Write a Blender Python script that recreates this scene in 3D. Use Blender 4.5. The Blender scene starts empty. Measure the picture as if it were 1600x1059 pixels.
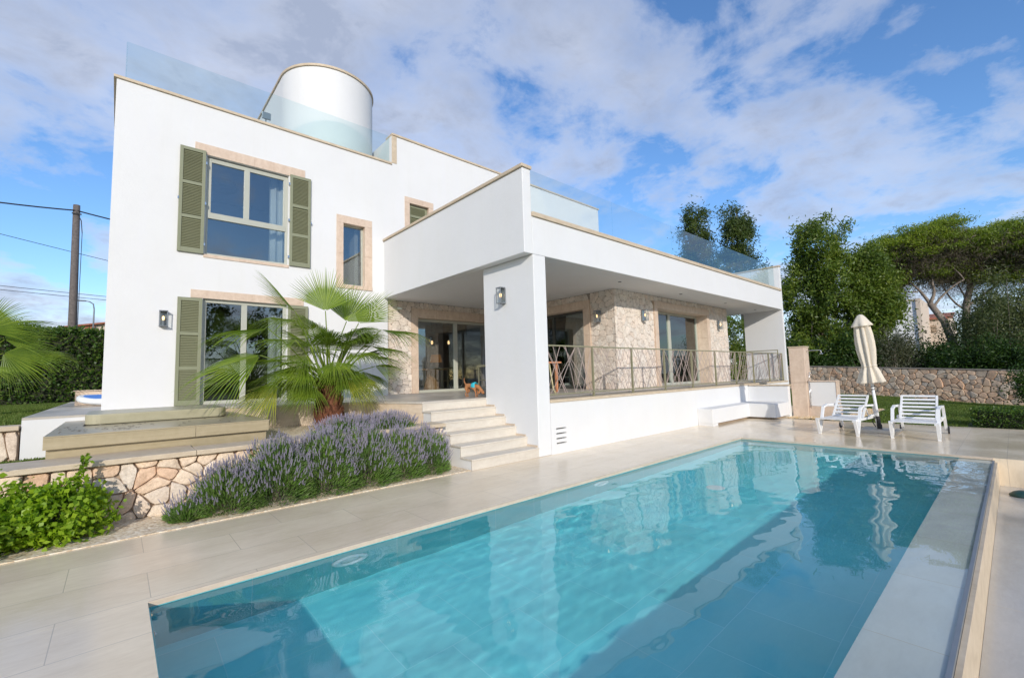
import bpy, bmesh, math, random
import numpy as np
from mathutils import Vector, Matrix
random.seed(7); rng = np.random.default_rng(11)
S = bpy.context.scene; COL = S.collection
PI = math.pi

# ------------------------------------------------------------------ helpers
def tag(o, label=None, cat=None, group=None, kind=None):
    if label: o['label'] = label
    if cat: o['category'] = cat
    if group: o['group'] = group
    if kind: o['kind'] = kind
    return o

def thing(name, label, cat, loc=(0, 0, 0), group=None, rz=0):
    o = bpy.data.objects.new(name, None); COL.objects.link(o)
    o.location = loc; o.rotation_euler = (0, 0, rz); o.empty_display_size = .2
    return tag(o, label, cat, group)

class MB:
    """collects faces; origin: world offset subtracted so parts sit under their thing"""
    def __init__(s, org=(0, 0, 0)): s.v = []; s.f = []; s.o = Vector(org)
    def add(s, vs, fs):
        n = len(s.v); s.v += [tuple(Vector(p) - s.o) for p in vs]; s.f += [tuple(i + n for i in f) for f in fs]
    def box(s, x0, x1, y0, y1, z0, z1):
        if x0 > x1: x0, x1 = x1, x0
        if y0 > y1: y0, y1 = y1, y0
        if z0 > z1: z0, z1 = z1, z0
        s.add([(x0,y0,z0),(x1,y0,z0),(x1,y1,z0),(x0,y1,z0),(x0,y0,z1),(x1,y0,z1),(x1,y1,z1),(x0,y1,z1)],
              [(0,3,2,1),(4,5,6,7),(0,1,5,4),(1,2,6,5),(2,3,7,6),(3,0,4,7)])
    def bar(s, a, b, w, h, up=(0, 0, 1)):
        a, b = Vector(a), Vector(b); d = (b - a).normalized(); u = Vector(up)
        if abs(d.dot(u)) > .98: u = Vector((1, 0, 0))
        r = d.cross(u).normalized(); u = r.cross(d)
        vs = [p + r * i * w / 2 + u * j * h / 2 for p in (a, b) for i, j in ((-1,-1),(1,-1),(1,1),(-1,1))]
        s.add(vs, [(0,1,2,3),(7,6,5,4),(0,4,5,1),(1,5,6,2),(2,6,7,3),(3,7,4,0)])
    def tube(s, pts, rad, n=8, cap=True):
        pts = [Vector(p) for p in pts]
        if not hasattr(rad, '__len__'): rad = [rad] * len(pts)
        d0 = (pts[1] - pts[0]).normalized()
        u = Vector((0, 0, 1)) if abs(d0.z) < .9 else Vector((1, 0, 0))
        vs = []; 
        for i, p in enumerate(pts):
            d = (pts[min(i + 1, len(pts) - 1)] - pts[max(i - 1, 0)]).normalized()
            r = d.cross(u).normalized(); u = r.cross(d).normalized()
            for k in range(n):
                a = 2 * PI * k / n; vs.append(p + (r * math.cos(a) + u * math.sin(a)) * rad[i])
        fs = [(i*n+k, i*n+(k+1) % n, (i+1)*n+(k+1) % n, (i+1)*n+k) for i in range(len(pts)-1) for k in range(n)]
        if cap: fs += [tuple(range(n-1, -1, -1)), tuple(range((len(pts)-1)*n, len(pts)*n))]
        s.add(vs, fs)
    def lathe(s, c, prof, n=24, ax=None, squash=None):
        """prof: (radius, height) pairs; ax: Matrix for orientation"""
        M = ax or Matrix.Identity(3); c = Vector(c); vs = []
        for r, h in prof:
            for k in range(n):
                a = 2 * PI * k / n
                rr = r * (squash(a, h) if squash else 1)
                vs.append(c + M @ Vector((rr * math.cos(a), rr * math.sin(a), h)))
        m = len(prof)
        fs = [(i*n+k, i*n+(k+1) % n, (i+1)*n+(k+1) % n, (i+1)*n+k) for i in range(m-1) for k in range(n)]
        if prof[0][0] > 1e-4: fs.append(tuple(range(n-1, -1, -1)))
        if prof[-1][0] > 1e-4: fs.append(tuple(range((m-1)*n, m*n)))
        s.add(vs, fs)
    def prism(s, poly, z0, z1):
        n = len(poly)
        s.add([(x, y, z0) for x, y in poly] + [(x, y, z1) for x, y in poly],
              [tuple(range(n-1, -1, -1)), tuple(range(n, 2*n))] + [(i, (i+1) % n, n+(i+1) % n, n+i) for i in range(n)])
    def build(s, name, mat, parent=None, bevel=0, smooth=False, seg=2):
        me = bpy.data.meshes.new(name); me.from_pydata(s.v, [], s.f); me.update()
        o = bpy.data.objects.new(name, me); COL.objects.link(o)
        me.materials.append(mat)
        if parent: o.parent = parent
        else: o.location = s.o
        if smooth:
            me.polygons.foreach_set('use_smooth', [True] * len(me.polygons))
        if bevel:
            b = o.modifiers.new('bevel', 'BEVEL'); b.width = bevel; b.segments = seg; b.limit_method = 'ANGLE'
            b.angle_limit = math.radians(40); b.harden_normals = False
        return o

def npmesh(name, V, Fc, mat, parent=None, k=4, org=(0, 0, 0)):
    V = np.asarray(V, dtype=np.float32) - np.array(org, dtype=np.float32); Fc = np.asarray(Fc, dtype=np.int32)
    me = bpy.data.meshes.new(name); me.vertices.add(len(V)); me.vertices.foreach_set('co', V.ravel())
    me.loops.add(Fc.size); me.loops.foreach_set('vertex_index', Fc.ravel())
    me.polygons.add(len(Fc)); me.polygons.foreach_set('loop_start', np.arange(0, Fc.size, k, dtype=np.int32))
    me.polygons.foreach_set('loop_total', np.full(len(Fc), k, dtype=np.int32))
    me.update(calc_edges=True); me.materials.append(mat)
    o = bpy.data.objects.new(name, me); COL.objects.link(o)
    if parent: o.parent = parent
    else: o.location = org
    return o

def gridwall(mb, axis, a0, a1, u0, u1, z0, z1, holes):
    """wall slab in plane axis ('Y' or 'X') between a0..a1, with rectangular holes"""
    us = sorted({u0, u1} | {h[0] for h in holes if u0 < h[0] < u1} | {h[1] for h in holes if u0 < h[1] < u1})
    zs = sorted({z0, z1} | {h[2] for h in holes if z0 < h[2] < z1} | {h[3] for h in holes if z0 < h[3] < z1})
    nu, nz = len(us) - 1, len(zs) - 1
    def solid(i, j):
        if i < 0 or j < 0 or i >= nu or j >= nz: return False
        uc, zc = (us[i] + us[i+1]) / 2, (zs[j] + zs[j+1]) / 2
        return not any(h[0] < uc < h[1] and h[2] < zc < h[3] for h in holes)
    P = (lambda u, a, z: (u, a, z)) if axis == 'Y' else (lambda u, a, z: (a, u, z))
    for i in range(nu):
        for j in range(nz):
            if not solid(i, j): continue
            A, B, C, D = us[i], us[i+1], zs[j], zs[j+1]
            mb.add([P(A,a0,C),P(B,a0,C),P(B,a0,D),P(A,a0,D)], [(0,1,2,3)])
            mb.add([P(A,a1,C),P(B,a1,C),P(B,a1,D),P(A,a1,D)], [(3,2,1,0)])
            if not solid(i-1, j): mb.add([P(A,a0,C),P(A,a1,C),P(A,a1,D),P(A,a0,D)], [(0,3,2,1)])
            if not solid(i+1, j): mb.add([P(B,a0,C),P(B,a1,C),P(B,a1,D),P(B,a0,D)], [(0,1,2,3)])
            if not solid(i, j-1): mb.add([P(A,a0,C),P(B,a0,C),P(B,a1,C),P(A,a1,C)], [(3,2,1,0)])
            if not solid(i, j+1): mb.add([P(A,a0,D),P(B,a0,D),P(B,a1,D),P(A,a1,D)], [(0,1,2,3)])

# ------------------------------------------------------------------ materials
def mat(name):
    m = bpy.data.materials.new(name); m.use_nodes = True
    nt = m.node_tree; return m, nt, nt.nodes, nt.links, nt.nodes['Principled BSDF']
def N(nt, t, **k):
    n = nt.nodes.new(t)
    for a, b in k.items():
        if a.startswith('i_'):
            key = a[2:]; n.inputs[int(key) if key.isdigit() else key.replace('_', ' ')].default_value = b
        else: setattr(n, a, b)
    return n
def ramp(nt, src, stops):
    r = nt.nodes.new('ShaderNodeValToRGB'); e = r.color_ramp.elements
    while len(e) < len(stops): e.new(.5)
    for i, (p, c) in enumerate(stops): e[i].position = p; e[i].color = (*c, 1) if len(c) == 3 else c
    nt.links.new(src, r.inputs['Fac']); return r.outputs['Color']
def mixc(nt, fac, a, b, mode='MIX'):
    m = nt.nodes.new('ShaderNodeMix'); m.data_type = 'RGBA'; m.blend_type = mode
    for s, v in ((m.inputs[0], fac), (m.inputs[6], a), (m.inputs[7], b)):
        if hasattr(v, 'is_linked') or hasattr(v, 'links'): nt.links.new(v, s)
        else: s.default_value = (*v, 1) if isinstance(v, tuple) and len(v) == 3 else v
    return m.outputs[2]
def noise(nt, scale, detail=4, rough=.5, vec=None, dist=0):
    n = N(nt, 'ShaderNodeTexNoise'); n.inputs['Scale'].default_value = scale; n.inputs['Detail'].default_value = detail
    n.inputs['Roughness'].default_value = rough; n.inputs['Distortion'].default_value = dist
    if vec is None:
        g = N(nt, 'ShaderNodeNewGeometry'); vec = g.outputs['Position']
    nt.links.new(vec, n.inputs['Vector']); return n.outputs['Fac']
def bump(nt, b, h, strength, dist=.01):
    n = N(nt, 'ShaderNodeBump'); n.inputs['Strength'].default_value = strength; n.inputs['Distance'].default_value = dist
    nt.links.new(h, n.inputs['Height']); nt.links.new(n.outputs['Normal'], b.inputs['Normal']); return n
def scaled(nt, sc, rot=(0, 0, 0), loc=(0, 0, 0)):
    g = N(nt, 'ShaderNodeNewGeometry'); m = N(nt, 'ShaderNodeMapping'); m.inputs['Scale'].default_value = sc
    m.inputs['Rotation'].default_value = rot; m.inputs['Location'].default_value = loc
    nt.links.new(g.outputs['Position'], m.inputs['Vector']); return m.outputs['Vector']

def m_plain(name, col, rough=.5, var=.12, sc=6, bs=.15, bsc=80, metal=0, spec=.5):
    m, nt, n, l, b = mat(name)
    f = noise(nt, sc, 5, .6)
    c = ramp(nt, f, [(.25, tuple(x * (1 - var) for x in col)), (.75, tuple(min(1, x * (1 + var)) for x in col))])
    l.new(c, b.inputs['Base Color']); b.inputs['Roughness'].default_value = rough; b.inputs['Metallic'].default_value = metal
    b.inputs['Specular IOR Level'].default_value = spec
    if bs: bump(nt, b, noise(nt, bsc, 3), bs, .004)
    return m

M = {}
# plaster with faint trowelling and rain streaks
m, nt, n, l, b = mat('white_plaster')
f1 = noise(nt, 1.1, 6, .6); f2 = noise(nt, 1, 5, .65, scaled(nt, (5, 5, .35)))
c = ramp(nt, f1, [(.3, (.665, .66, .65)), (.7, (.72, .718, .71))])
c = mixc(nt, .5, c, ramp(nt, f2, [(.2, (.675, .67, .655)), (.45, (.71, .71, .70)), (.62, (.71, .71, .715))]))
l.new(c, b.inputs['Base Color']); b.inputs['Roughness'].default_value = .75
bump(nt, b, noise(nt, 9, 9, .72), .22, .02); M['plaster'] = m
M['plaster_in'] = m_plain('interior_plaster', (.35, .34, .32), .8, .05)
# cream limestone with banding
def m_stone(name, c0, c1, rough=.55, bands=(1.2, 1.2, 9), joint=None):
    m, nt, n, l, b = mat(name)
    f = noise(nt, 2.2, 7, .65, scaled(nt, bands), .4); g = noise(nt, 14, 5, .6)
    c = mixc(nt, .35, ramp(nt, f, [(.3, c0), (.7, c1)]), ramp(nt, g, [(.3, c0), (.7, c1)]))
    l.new(c, b.inputs['Base Color']); b.inputs['Roughness'].default_value = rough
    bump(nt, b, noise(nt, 60, 5, .7), .2, .004); return m
M['cream'] = m_stone('cream_limestone', (.50, .39, .28), (.66, .55, .43))
M['surround'] = m_stone('pink_cream_stone', (.52, .385, .28), (.70, .565, .45), bands=(4, 4, 2))
M['coping'] = m_stone('coping_stone', (.46, .365, .25), (.64, .53, .39), bands=(2, 2, 4))
M['tread'] = m_stone('step_travertine', (.54, .48, .40), (.68, .63, .545), .45, (1, 5, 5))
# deck tiles: travertine slabs with grout joints, wet patches
def m_tiles(name, c0, c1, tw, th, rlo, rhi, offy=0, offx=0, wet=.5, grout=(.54, .455, .35)):
    m, nt, n, l, b = mat(name)
    vec = scaled(nt, (1, 1, 1), loc=(offx, offy, 0))
    br = N(nt, 'ShaderNodeTexBrick'); l.new(vec, br.inputs['Vector'])
    br.inputs['Scale'].default_value = 1; br.inputs['Brick Width'].default_value = tw; br.inputs['Row Height'].default_value = th
    br.inputs['Mortar Size'].default_value = .0028; br.inputs['Mortar Smooth'].default_value = .1; br.offset = .42; br.inputs['Bias'].default_value = 0
    br.inputs['Color1'].default_value = (.0, .0, .0, 1); br.inputs['Color2'].default_value = (1, 1, 1, 1); br.inputs['Mortar'].default_value = (.5, .5, .5, 1)
    f = noise(nt, 1.3, 8, .62, scaled(nt, (1, 2.6, 1), (0, 0, .15)), .8); g = noise(nt, 9, 6, .7, scaled(nt, (1, 3.2, 1), (0, 0, .2)), .6)
    c = mixc(nt, .4, ramp(nt, f, [(.28, c0), (.72, c1)]), ramp(nt, g, [(.3, c0), (.7, c1)]))
    c = mixc(nt, mixc(nt, .9, (0, 0, 0), br.outputs['Color']), c, mixc(nt, 1, c, (.93, .92, .9), 'MULTIPLY'))
    w = noise(nt, .55, 5, .55); wr = ramp(nt, w, [(.42, (0, 0, 0)), (.6, (1, 1, 1))])
    c = mixc(nt, wr, c, mixc(nt, 1, c, (.92, .91, .90), 'MULTIPLY'))
    c = mixc(nt, br.outputs['Fac'], c, grout)
    l.new(c, b.inputs['Base Color'])
    mr = N(nt, 'ShaderNodeMapRange'); l.new(wr, mr.inputs['Value']); mr.inputs['To Min'].default_value = rhi; mr.inputs['To Max'].default_value = rlo
    l.new(mr.outputs[0], b.inputs['Roughness'])
    inv = N(nt, 'ShaderNodeMath', operation='MULTIPLY_ADD'); l.new(br.outputs['Fac'], inv.inputs[0]); inv.inputs[1].default_value = -1.5
    l.new(g, inv.inputs[2]); bump(nt, b, inv.outputs[0], .25, .003); return m
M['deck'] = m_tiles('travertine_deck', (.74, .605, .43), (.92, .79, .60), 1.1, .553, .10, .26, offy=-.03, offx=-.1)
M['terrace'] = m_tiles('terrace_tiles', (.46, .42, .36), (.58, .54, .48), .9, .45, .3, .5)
M['ledge'] = m_tiles('ledge_slabs', (.60, .59, .56), (.72, .71, .68), 1.02, 2.0, .1, .2, offx=.35, offy=-.5)
M['channel'] = m_tiles('channel_slabs', (.46, .43, .38), (.58, .55, .50), 1.3, 1.4, .08, .2, offy=.7)
M['poolwall_shaded'] = m_tiles('pool_wall_tiles', (.14, .52, .56), (.20, .62, .66), .6, .6, .4, .5, grout=(.36, .6, .62))  # darker than the floor tiles: the wall's underwater shade is put into the colour
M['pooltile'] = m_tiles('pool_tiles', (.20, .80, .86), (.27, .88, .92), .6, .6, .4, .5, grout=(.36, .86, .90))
# rubble stone coloured per stone
def m_rubble(name, cols, bs=.5, rough=.8):
    m, nt, n, l, b = mat(name)
    g = N(nt, 'ShaderNodeNewGeometry')
    c = ramp(nt, g.outputs['Random Per Island'], [(i / (len(cols) - 1), c) for i, c in enumerate(cols)])
    f = noise(nt, 7, 8, .7)
    c = mixc(nt, 1, c, ramp(nt, f, [(.25, (.66, .61, .55)), (.5, (1.0, .98, .96)), (.75, (1.22, 1.2, 1.16))]), 'MULTIPLY')
    c = mixc(nt, 1, c, ramp(nt, noise(nt, 45, 6, .8), [(.35, (.80, .77, .74)), (.6, (1.08, 1.07, 1.06))]), 'MULTIPLY')
    l.new(c, b.inputs['Base Color']); b.inputs['Roughness'].default_value = rough
    bump(nt, b, noise(nt, 22, 8, .7), bs, .02); return m
M['rubble'] = m_rubble('rubble_limestone', [(.74, .56, .41), (.80, .68, .54), (.70, .46, .30), (.82, .71, .58), (.68, .61, .53), (.80, .62, .46), (.76, .65, .52)])
M['rubble_far'] = m_rubble('far_rubble', [(.66, .45, .31), (.74, .56, .41), (.68, .44, .29), (.76, .62, .48), (.64, .54, .44), (.74, .54, .37)])
M['clad'] = m_rubble('cladding_stone', [(.66, .60, .53), (.74, .68, .61), (.70, .61, .53), (.76, .71, .65), (.64, .60, .55), (.74, .65, .57)], .35)
M['mortar'] = m_plain('wall_mortar', (.36, .27, .195), .9)
M['mortar_light'] = m_plain('mortar_light', (.30, .25, .20), .9)
M['shutter'] = m_plain('olive_green_paint', (.235, .245, .155), .45, .05)
M['louvre'] = m_plain('olive_louvre_paint', (.215, .22, .13), .5, .05)
M['frame'] = m_plain('pale_sage_frame', (.43, .435, .37), .4, .04, bs=0)
M['darkframe'] = m_plain('dark_bronze_frame', (.05, .052, .045), .4, .04, bs=0)
M['rail'] = m_plain('khaki_metal', (.25, .235, .145), .4, .06, bs=0)
M['rod'] = m_plain('pale_rods', (.46, .37, .33), .5, .08, bs=0)
M['white_metal'] = m_plain('white_powder_coat', (.78, .78, .77), .35, .03, bs=0)
M['grey_metal'] = m_plain('grey_metal', (.24, .26, .28), .4, .06, bs=0, metal=.4)
M['chrome'] = m_plain('brushed_steel', (.55, .55, .55), .25, .03, bs=0, metal=1)
M['black'] = m_plain('black_rubber', (.02, .02, .022), .6, .1, bs=0)
M['wood'] = m_stone('orange_wood', (.42, .19, .05), (.58, .29, .09), .4, (1, 1, 10))
M['copper'] = m_plain('copper_table_top', (.55, .24, .12), .4, .1)
M['yellow_metal'] = m_plain('cream_yellow_metal', (.56, .50, .30), .4, .05, bs=0)
M['beige_wood'] = m_stone('spa_cladding', (.33, .27, .16), (.45, .375, .245), .3, (.6, 3, 12))
M['spa_cover'] = m_stone('spa_cover', (.34, .31, .20), (.44, .405, .275), .35, (.8, 3, 3))
M['canvas'] = m_plain('cream_canvas', (.66, .59, .48), .85, .06, 12)
M['curtain'] = m_plain('white_curtain', (.66, .69, .68), .9, .05)
M['bluefoam'] = m_plain('blue_board_deck', (.05, .20, .62), .5, .1)
M['paleboard'] = m_plain('white_pvc', (.68, .70, .72), .35, .04)
M['fabric_dark'] = m_plain('dark_green_fabric', (.035, .05, .04), .8)
M['fabric_cream'] = m_plain('cream_fabric', (.45, .43, .33), .85)
M['terracotta'] = m_plain('terracotta_tile', (.33, .12, .07), .8, .25)
M['farwall'] = m_plain('far_cream_wall', (.60, .50, .40), .8, .08)
M['farwhite'] = m_plain('far_white_wall', (.80, .80, .80), .8, .05)
M['concrete_pole'] = m_plain('weathered_timber_pole', (.13, .11, .10), .85, .35, 12, .5, 30)
M['gravel'] = None
m, nt, n, l, b = mat('gravel')
v = N(nt, 'ShaderNodeTexVoronoi'); v.inputs['Scale'].default_value = 38; g = N(nt, 'ShaderNodeNewGeometry'); l.new(g.outputs['Position'], v.inputs['Vector'])
sp = N(nt, 'ShaderNodeSeparateColor'); l.new(v.outputs['Color'], sp.inputs[0])
l.new(ramp(nt, sp.outputs[0], [(0, (.56, .42, .27)), (.5, (.76, .62, .44)), (1, (.86, .76, .60))]), b.inputs['Base Color'])
b.inputs['Roughness'].default_value = .85; bump(nt, b, v.outputs['Distance'], .6, -.008); M['gravel'] = m
M['pebble'] = m_rubble('pebbles', [(.62, .42, .18), (.66, .52, .33), (.70, .58, .42), (.55, .38, .18)], .1)
# lawn
m, nt, n, l, b = mat('lawn')
c = ramp(nt, noise(nt, .5, 6, .6), [(.3, (.055, .095, .014)), (.7, (.12, .15, .028))])
c = mixc(nt, .5, c, ramp(nt, noise(nt, 30, 6, .8), [(.3, (.03, .055, .01)), (.75, (.13, .17, .04))]))
l.new(c, b.inputs['Base Color']); b.inputs['Roughness'].default_value = .9; bump(nt, b, noise(nt, 60, 6, .8), .9, .04); M['lawn'] = m
m, nt, n, l, b = mat('scrub_ground')
c = ramp(nt, noise(nt, .3, 8, .7), [(.3, (.05, .06, .025)), (.7, (.13, .11, .06))])
l.new(c, b.inputs['Base Color']); b.inputs['Roughness'].default_value = .95; M['scrub'] = m
# leaves: colour varies from leaf to leaf
def m_leaf(name, cols, trans=.35, rough=.45, spec=.4, clump=0):
    m, nt, n, l, b = mat(name)
    g = N(nt, 'ShaderNodeNewGeometry')
    c = ramp(nt, g.outputs['Random Per Island'], [(i / (len(cols) - 1), c) for i, c in enumerate(cols)])
    if clump:
        c = mixc(nt, 1, c, ramp(nt, noise(nt, clump, 3, .6), [(.3, (.72, .78, .8)), (.7, (1.25, 1.2, .95))]), 'MULTIPLY')
    l.new(c, b.inputs['Base Color']); b.inputs['Roughness'].default_value = rough; b.inputs['Specular IOR Level'].default_value = spec
    t = N(nt, 'ShaderNodeBsdfTranslucent'); l.new(mixc(nt, 1, c, (1.3, 1.4, .7), 'MULTIPLY'), t.inputs['Color'])
    mx = N(nt, 'ShaderNodeMixShader'); mx.inputs[0].default_value = trans
    l.new(b.outputs[0], mx.inputs[1]); l.new(t.outputs[0], mx.inputs[2])
    l.new(mx.outputs[0], nt.nodes['Material Output'].inputs['Surface']); return m
M['leaf_broad'] = m_leaf('broad_leaves', [(.07, .125, .018), (.14, .20, .03), (.10, .155, .022), (.20, .245, .045)], clump=.5)
M['leaf_olive'] = m_leaf('olive_leaves', [(.07, .10, .04), (.115, .14, .06), (.15, .17, .08)], clump=.6)
M['leaf_euc'] = m_leaf('eucalyptus_leaves', [(.045, .075, .02), (.07, .11, .025), (.10, .13, .04), (.05, .09, .03)], clump=.4)
M['leaf_pine'] = m_leaf('pine_needles', [(.14, .21, .02), (.23, .29, .03), (.18, .245, .025), (.10, .165, .018)], clump=.35)
M['leaf_dark'] = m_leaf('dark_leaves', [(.02, .05, .011), (.04, .085, .016), (.06, .11, .022)], clump=.5)
M['leaf_greybush'] = m_leaf('grey_shrub', [(.09, .10, .065), (.13, .14, .095), (.11, .115, .07)], clump=.6)
M['leaf_hedge'] = m_leaf('hedge_leaves', [(.03, .075, .014), (.055, .12, .018), (.085, .15, .022), (.12, .17, .04)], clump=.9)
M['leaf_shrub'] = m_leaf('bright_shrub_leaves', [(.15, .27, .015), (.22, .35, .02), (.30, .42, .03), (.17, .30, .018)], .4, clump=3)
M['palm'] = m_leaf('palm_frond', [(.11, .185, .02), (.165, .25, .028), (.23, .31, .04), (.13, .21, .02)], .35, .4, clump=2)
M['palm_old'] = m_leaf('palm_frond_old', [(.26, .30, .035), (.34, .34, .05), (.22, .28, .03)], .3, .5)
M['lav_leaf'] = m_leaf('lavender_foliage', [(.10, .20, .045), (.17, .27, .07), (.14, .29, .04), (.22, .29, .14), (.12, .14, .08)], .3, .7, clump=3)
M['lav_flower'] = m_leaf('lavender_flower', [(.30, .27, .40), (.38, .35, .47), (.45, .43, .52), (.28, .25, .34)], .2, .7)
M['grass_blade'] = m_leaf('grass_blades', [(.07, .12, .015), (.11, .17, .025), (.14, .17, .04)], .3, .7)
M['bark'] = m_plain('grey_brown_bark', (.20, .165, .13), .9, .35, 5, .8, 18)
M['bark_pine'] = m_plain('pale_pine_bark', (.27, .22, .18), .9, .3, 5, .8, 14)
M['palm_trunk'] = m_plain('palm_fibre', (.17, .065, .035), .9, .5, 18, .9, 40)
# glass
def m_glass(name, tint, refl, rough=0., fres=1.5, top=1.):
    m, nt, n, l, b = mat(name); n.remove(b)
    t = N(nt, 'ShaderNodeBsdfTransparent'); t.inputs[0].default_value = (*tint, 1)
    g = N(nt, 'ShaderNodeBsdfGlossy'); g.inputs['Roughness'].default_value = rough; g.inputs['Color'].default_value = (.95, 1, 1, 1)
    f = N(nt, 'ShaderNodeFresnel'); f.inputs['IOR'].default_value = fres
    mr = N(nt, 'ShaderNodeMapRange'); l.new(f.outputs[0], mr.inputs['Value']); mr.inputs['To Min'].default_value = refl; mr.inputs['To Max'].default_value = top
    mx = N(nt, 'ShaderNodeMixShader'); l.new(mr.outputs[0], mx.inputs[0]); l.new(t.outputs[0], mx.inputs[1]); l.new(g.outputs[0], mx.inputs[2])
    l.new(mx.outputs[0], nt.nodes['Material Output'].inputs['Surface']); return m
M['window'] = m_glass('window_glass', (.80, .83, .83), .10)
M['bal'] = m_glass('balustrade_glass', (.91, .96, .965), .015, fres=1.3, top=.22)
m, nt, n, l, b = mat('pool_water'); n.remove(b)
gl = N(nt, 'ShaderNodeBsdfGlass'); gl.inputs['Roughness'].default_value = 0; gl.inputs['IOR'].default_value = 1.35; gl.inputs['Color'].default_value = (.93, .99, 1, 1)
l.new(gl.outputs[0], nt.nodes['Material Output'].inputs['Surface']); M['water'] = m
def m_emit(name, col, s):
    m, nt, n, l, b = mat(name); b.inputs['Base Color'].default_value = (*col, 1)
    b.inputs['Emission Color'].default_value = (*col, 1); b.inputs['Emission Strength'].default_value = s; return m
M['bulb'] = m_emit('warm_bulb', (1, .62, .28), 2.5)
M['lampglass'] = m_glass('lamp_glass', (.90, .92, .92), .02, fres=1.2, top=.3)
M['dogfur'] = m_plain('tan_dog_fur', (.36, .155, .06), .85, .2, 25)
M['harness'] = m_plain('turquoise_harness', (.03, .45, .55), .7)
M['ring'] = m_plain('pale_aqua_plastic', (.70, .82, .84), .35, .03, bs=0)

# ------------------------------------------------------------------ rubble geometry
def clip(poly, nx, ny, c):
    out = []
    for i in range(len(poly)):
        a, b = poly[i], poly[(i+1) % len(poly)]
        da, db = a[0]*nx + a[1]*ny - c, b[0]*nx + b[1]*ny - c
        if da <= 0: out.append(a)
        if da * db < 0:
            t = da / (da - db); out.append((a[0] + (b[0]-a[0])*t, a[1] + (b[1]-a[1])*t))
    return out
def cells(u0, u1, v0, v1, s, seed, jit=.5, asp=1.25):
    r = random.Random(seed); su, sv = s * asp, s
    nu, nv = max(1, round((u1-u0)/su)), max(1, round((v1-v0)/sv)); du, dv = (u1-u0)/nu, (v1-v0)/nv
    P = {}
    for j in range(nv):
        for i in range(nu):
            if r.random() < .22: r.random(); continue
            P[i, j] = (u0 + (i + .5 + (.25 if j % 2 else -.25) + r.uniform(-jit, jit)*.9) * du, v0 + (j + .5 + r.uniform(-jit, jit)) * dv)
    res = []
    for (i, j), p in P.items():
        poly = [(u0, v0), (u1, v0), (u1, v1), (u0, v1)]
        for di in range(-3, 4):
            for dj in range(-3, 4):
                q = P.get((i+di, j+dj))
                if q is None or q == p: continue
                nx, ny = q[0]-p[0], q[1]-p[1]
                poly = clip(poly, nx, ny, nx*(p[0]+q[0])/2 + ny*(p[1]+q[1])/2)
                if len(poly) < 3: break
            if len(poly) < 3: break
        if len(poly) >= 3: res.append(poly)
    return res
def rubble(mb, T, u0, u1, v0, v1, s, seed, depth=.035, gap=.012, asp=1.25, holes=()):
    gap0 = gap
    """stones laid on a plane; T(u, v, d) gives the 3D point"""
    r = random.Random(seed + 1)
    for poly in cells(u0, u1, v0, v1, s, seed, asp=asp):
        cx, cy = sum(p[0] for p in poly)/len(poly), sum(p[1] for p in poly)/len(poly)
        drop = False
        for h in holes:                                  # a stone centred on an opening keeps only what lies outside it
            if h[0] < cx < h[1] and h[2] < cy < h[3]:
                if max(p[1] for p in poly) > h[3] + .01: poly = clip(poly, 0, -1, -h[3])
                elif min(p[0] for p in poly) < h[0] - .01: poly = clip(poly, 1, 0, h[0])
                elif max(p[0] for p in poly) > h[1] + .01: poly = clip(poly, -1, 0, -h[1])
                else: drop = True
        if drop or len(poly) < 3: continue
        cx, cy = sum(p[0] for p in poly)/len(poly), sum(p[1] for p in poly)/len(poly)
        for h in holes:      # trim stones at openings
            if h[0] < max(p[0] for p in poly) and h[1] > min(p[0] for p in poly) and h[2] < max(p[1] for p in poly) and h[3] > min(p[1] for p in poly):
                if cx <= h[0]: poly = clip(poly, 1, 0, h[0])
                elif cx >= h[1]: poly = clip(poly, -1, 0, -h[1])
                elif cy >= h[3]: poly = clip(poly, 0, -1, -h[3])
                elif cy <= h[2]: poly = clip(poly, 0, 1, h[2])
        if len(poly) < 3: continue
        cx, cy = sum(p[0] for p in poly)/len(poly), sum(p[1] for p in poly)/len(poly)
        rad = sum(math.hypot(p[0]-cx, p[1]-cy) for p in poly)/len(poly)
        if rad < .012: continue
        gap = min(gap0, rad*.2)
        # cut corners
        q = []
        for i in range(len(poly)):
            a, b = poly[i], poly[(i+1) % len(poly)]
            q += [(a[0]*.84+b[0]*.16, a[1]*.84+b[1]*.16), (a[0]*.5+b[0]*.5 + r.uniform(-.07,.07)*rad, a[1]*.5+b[1]*.5 + r.uniform(-.07,.07)*rad), (a[0]*.16+b[0]*.84, a[1]*.16+b[1]*.84)]
        g = 1 - gap / rad; d = depth * r.uniform(.6, 1.15); tx, ty = r.uniform(-.12, .12)*depth/rad*2, r.uniform(-.12, .12)*depth/rad*2
        vs = []; n = len(q)
        for sc, dd in ((g, -.02), (g, d*.55), (g*.93, d*.92), (g*.62, d)):
            for p in q:
                x, y = cx + (p[0]-cx)*sc, cy + (p[1]-cy)*sc
                vs.append(T(x, y, dd if dd < 0 else dd + (x-cx)*tx + (y-cy)*ty))
        fs = [(k*n+i, k*n+(i+1) % n, (k+1)*n+(i+1) % n, (k+1)*n+i) for k in range(3) for i in range(n)] + [tuple(range(3*n, 4*n))]
        mb.add(vs, fs)

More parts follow.
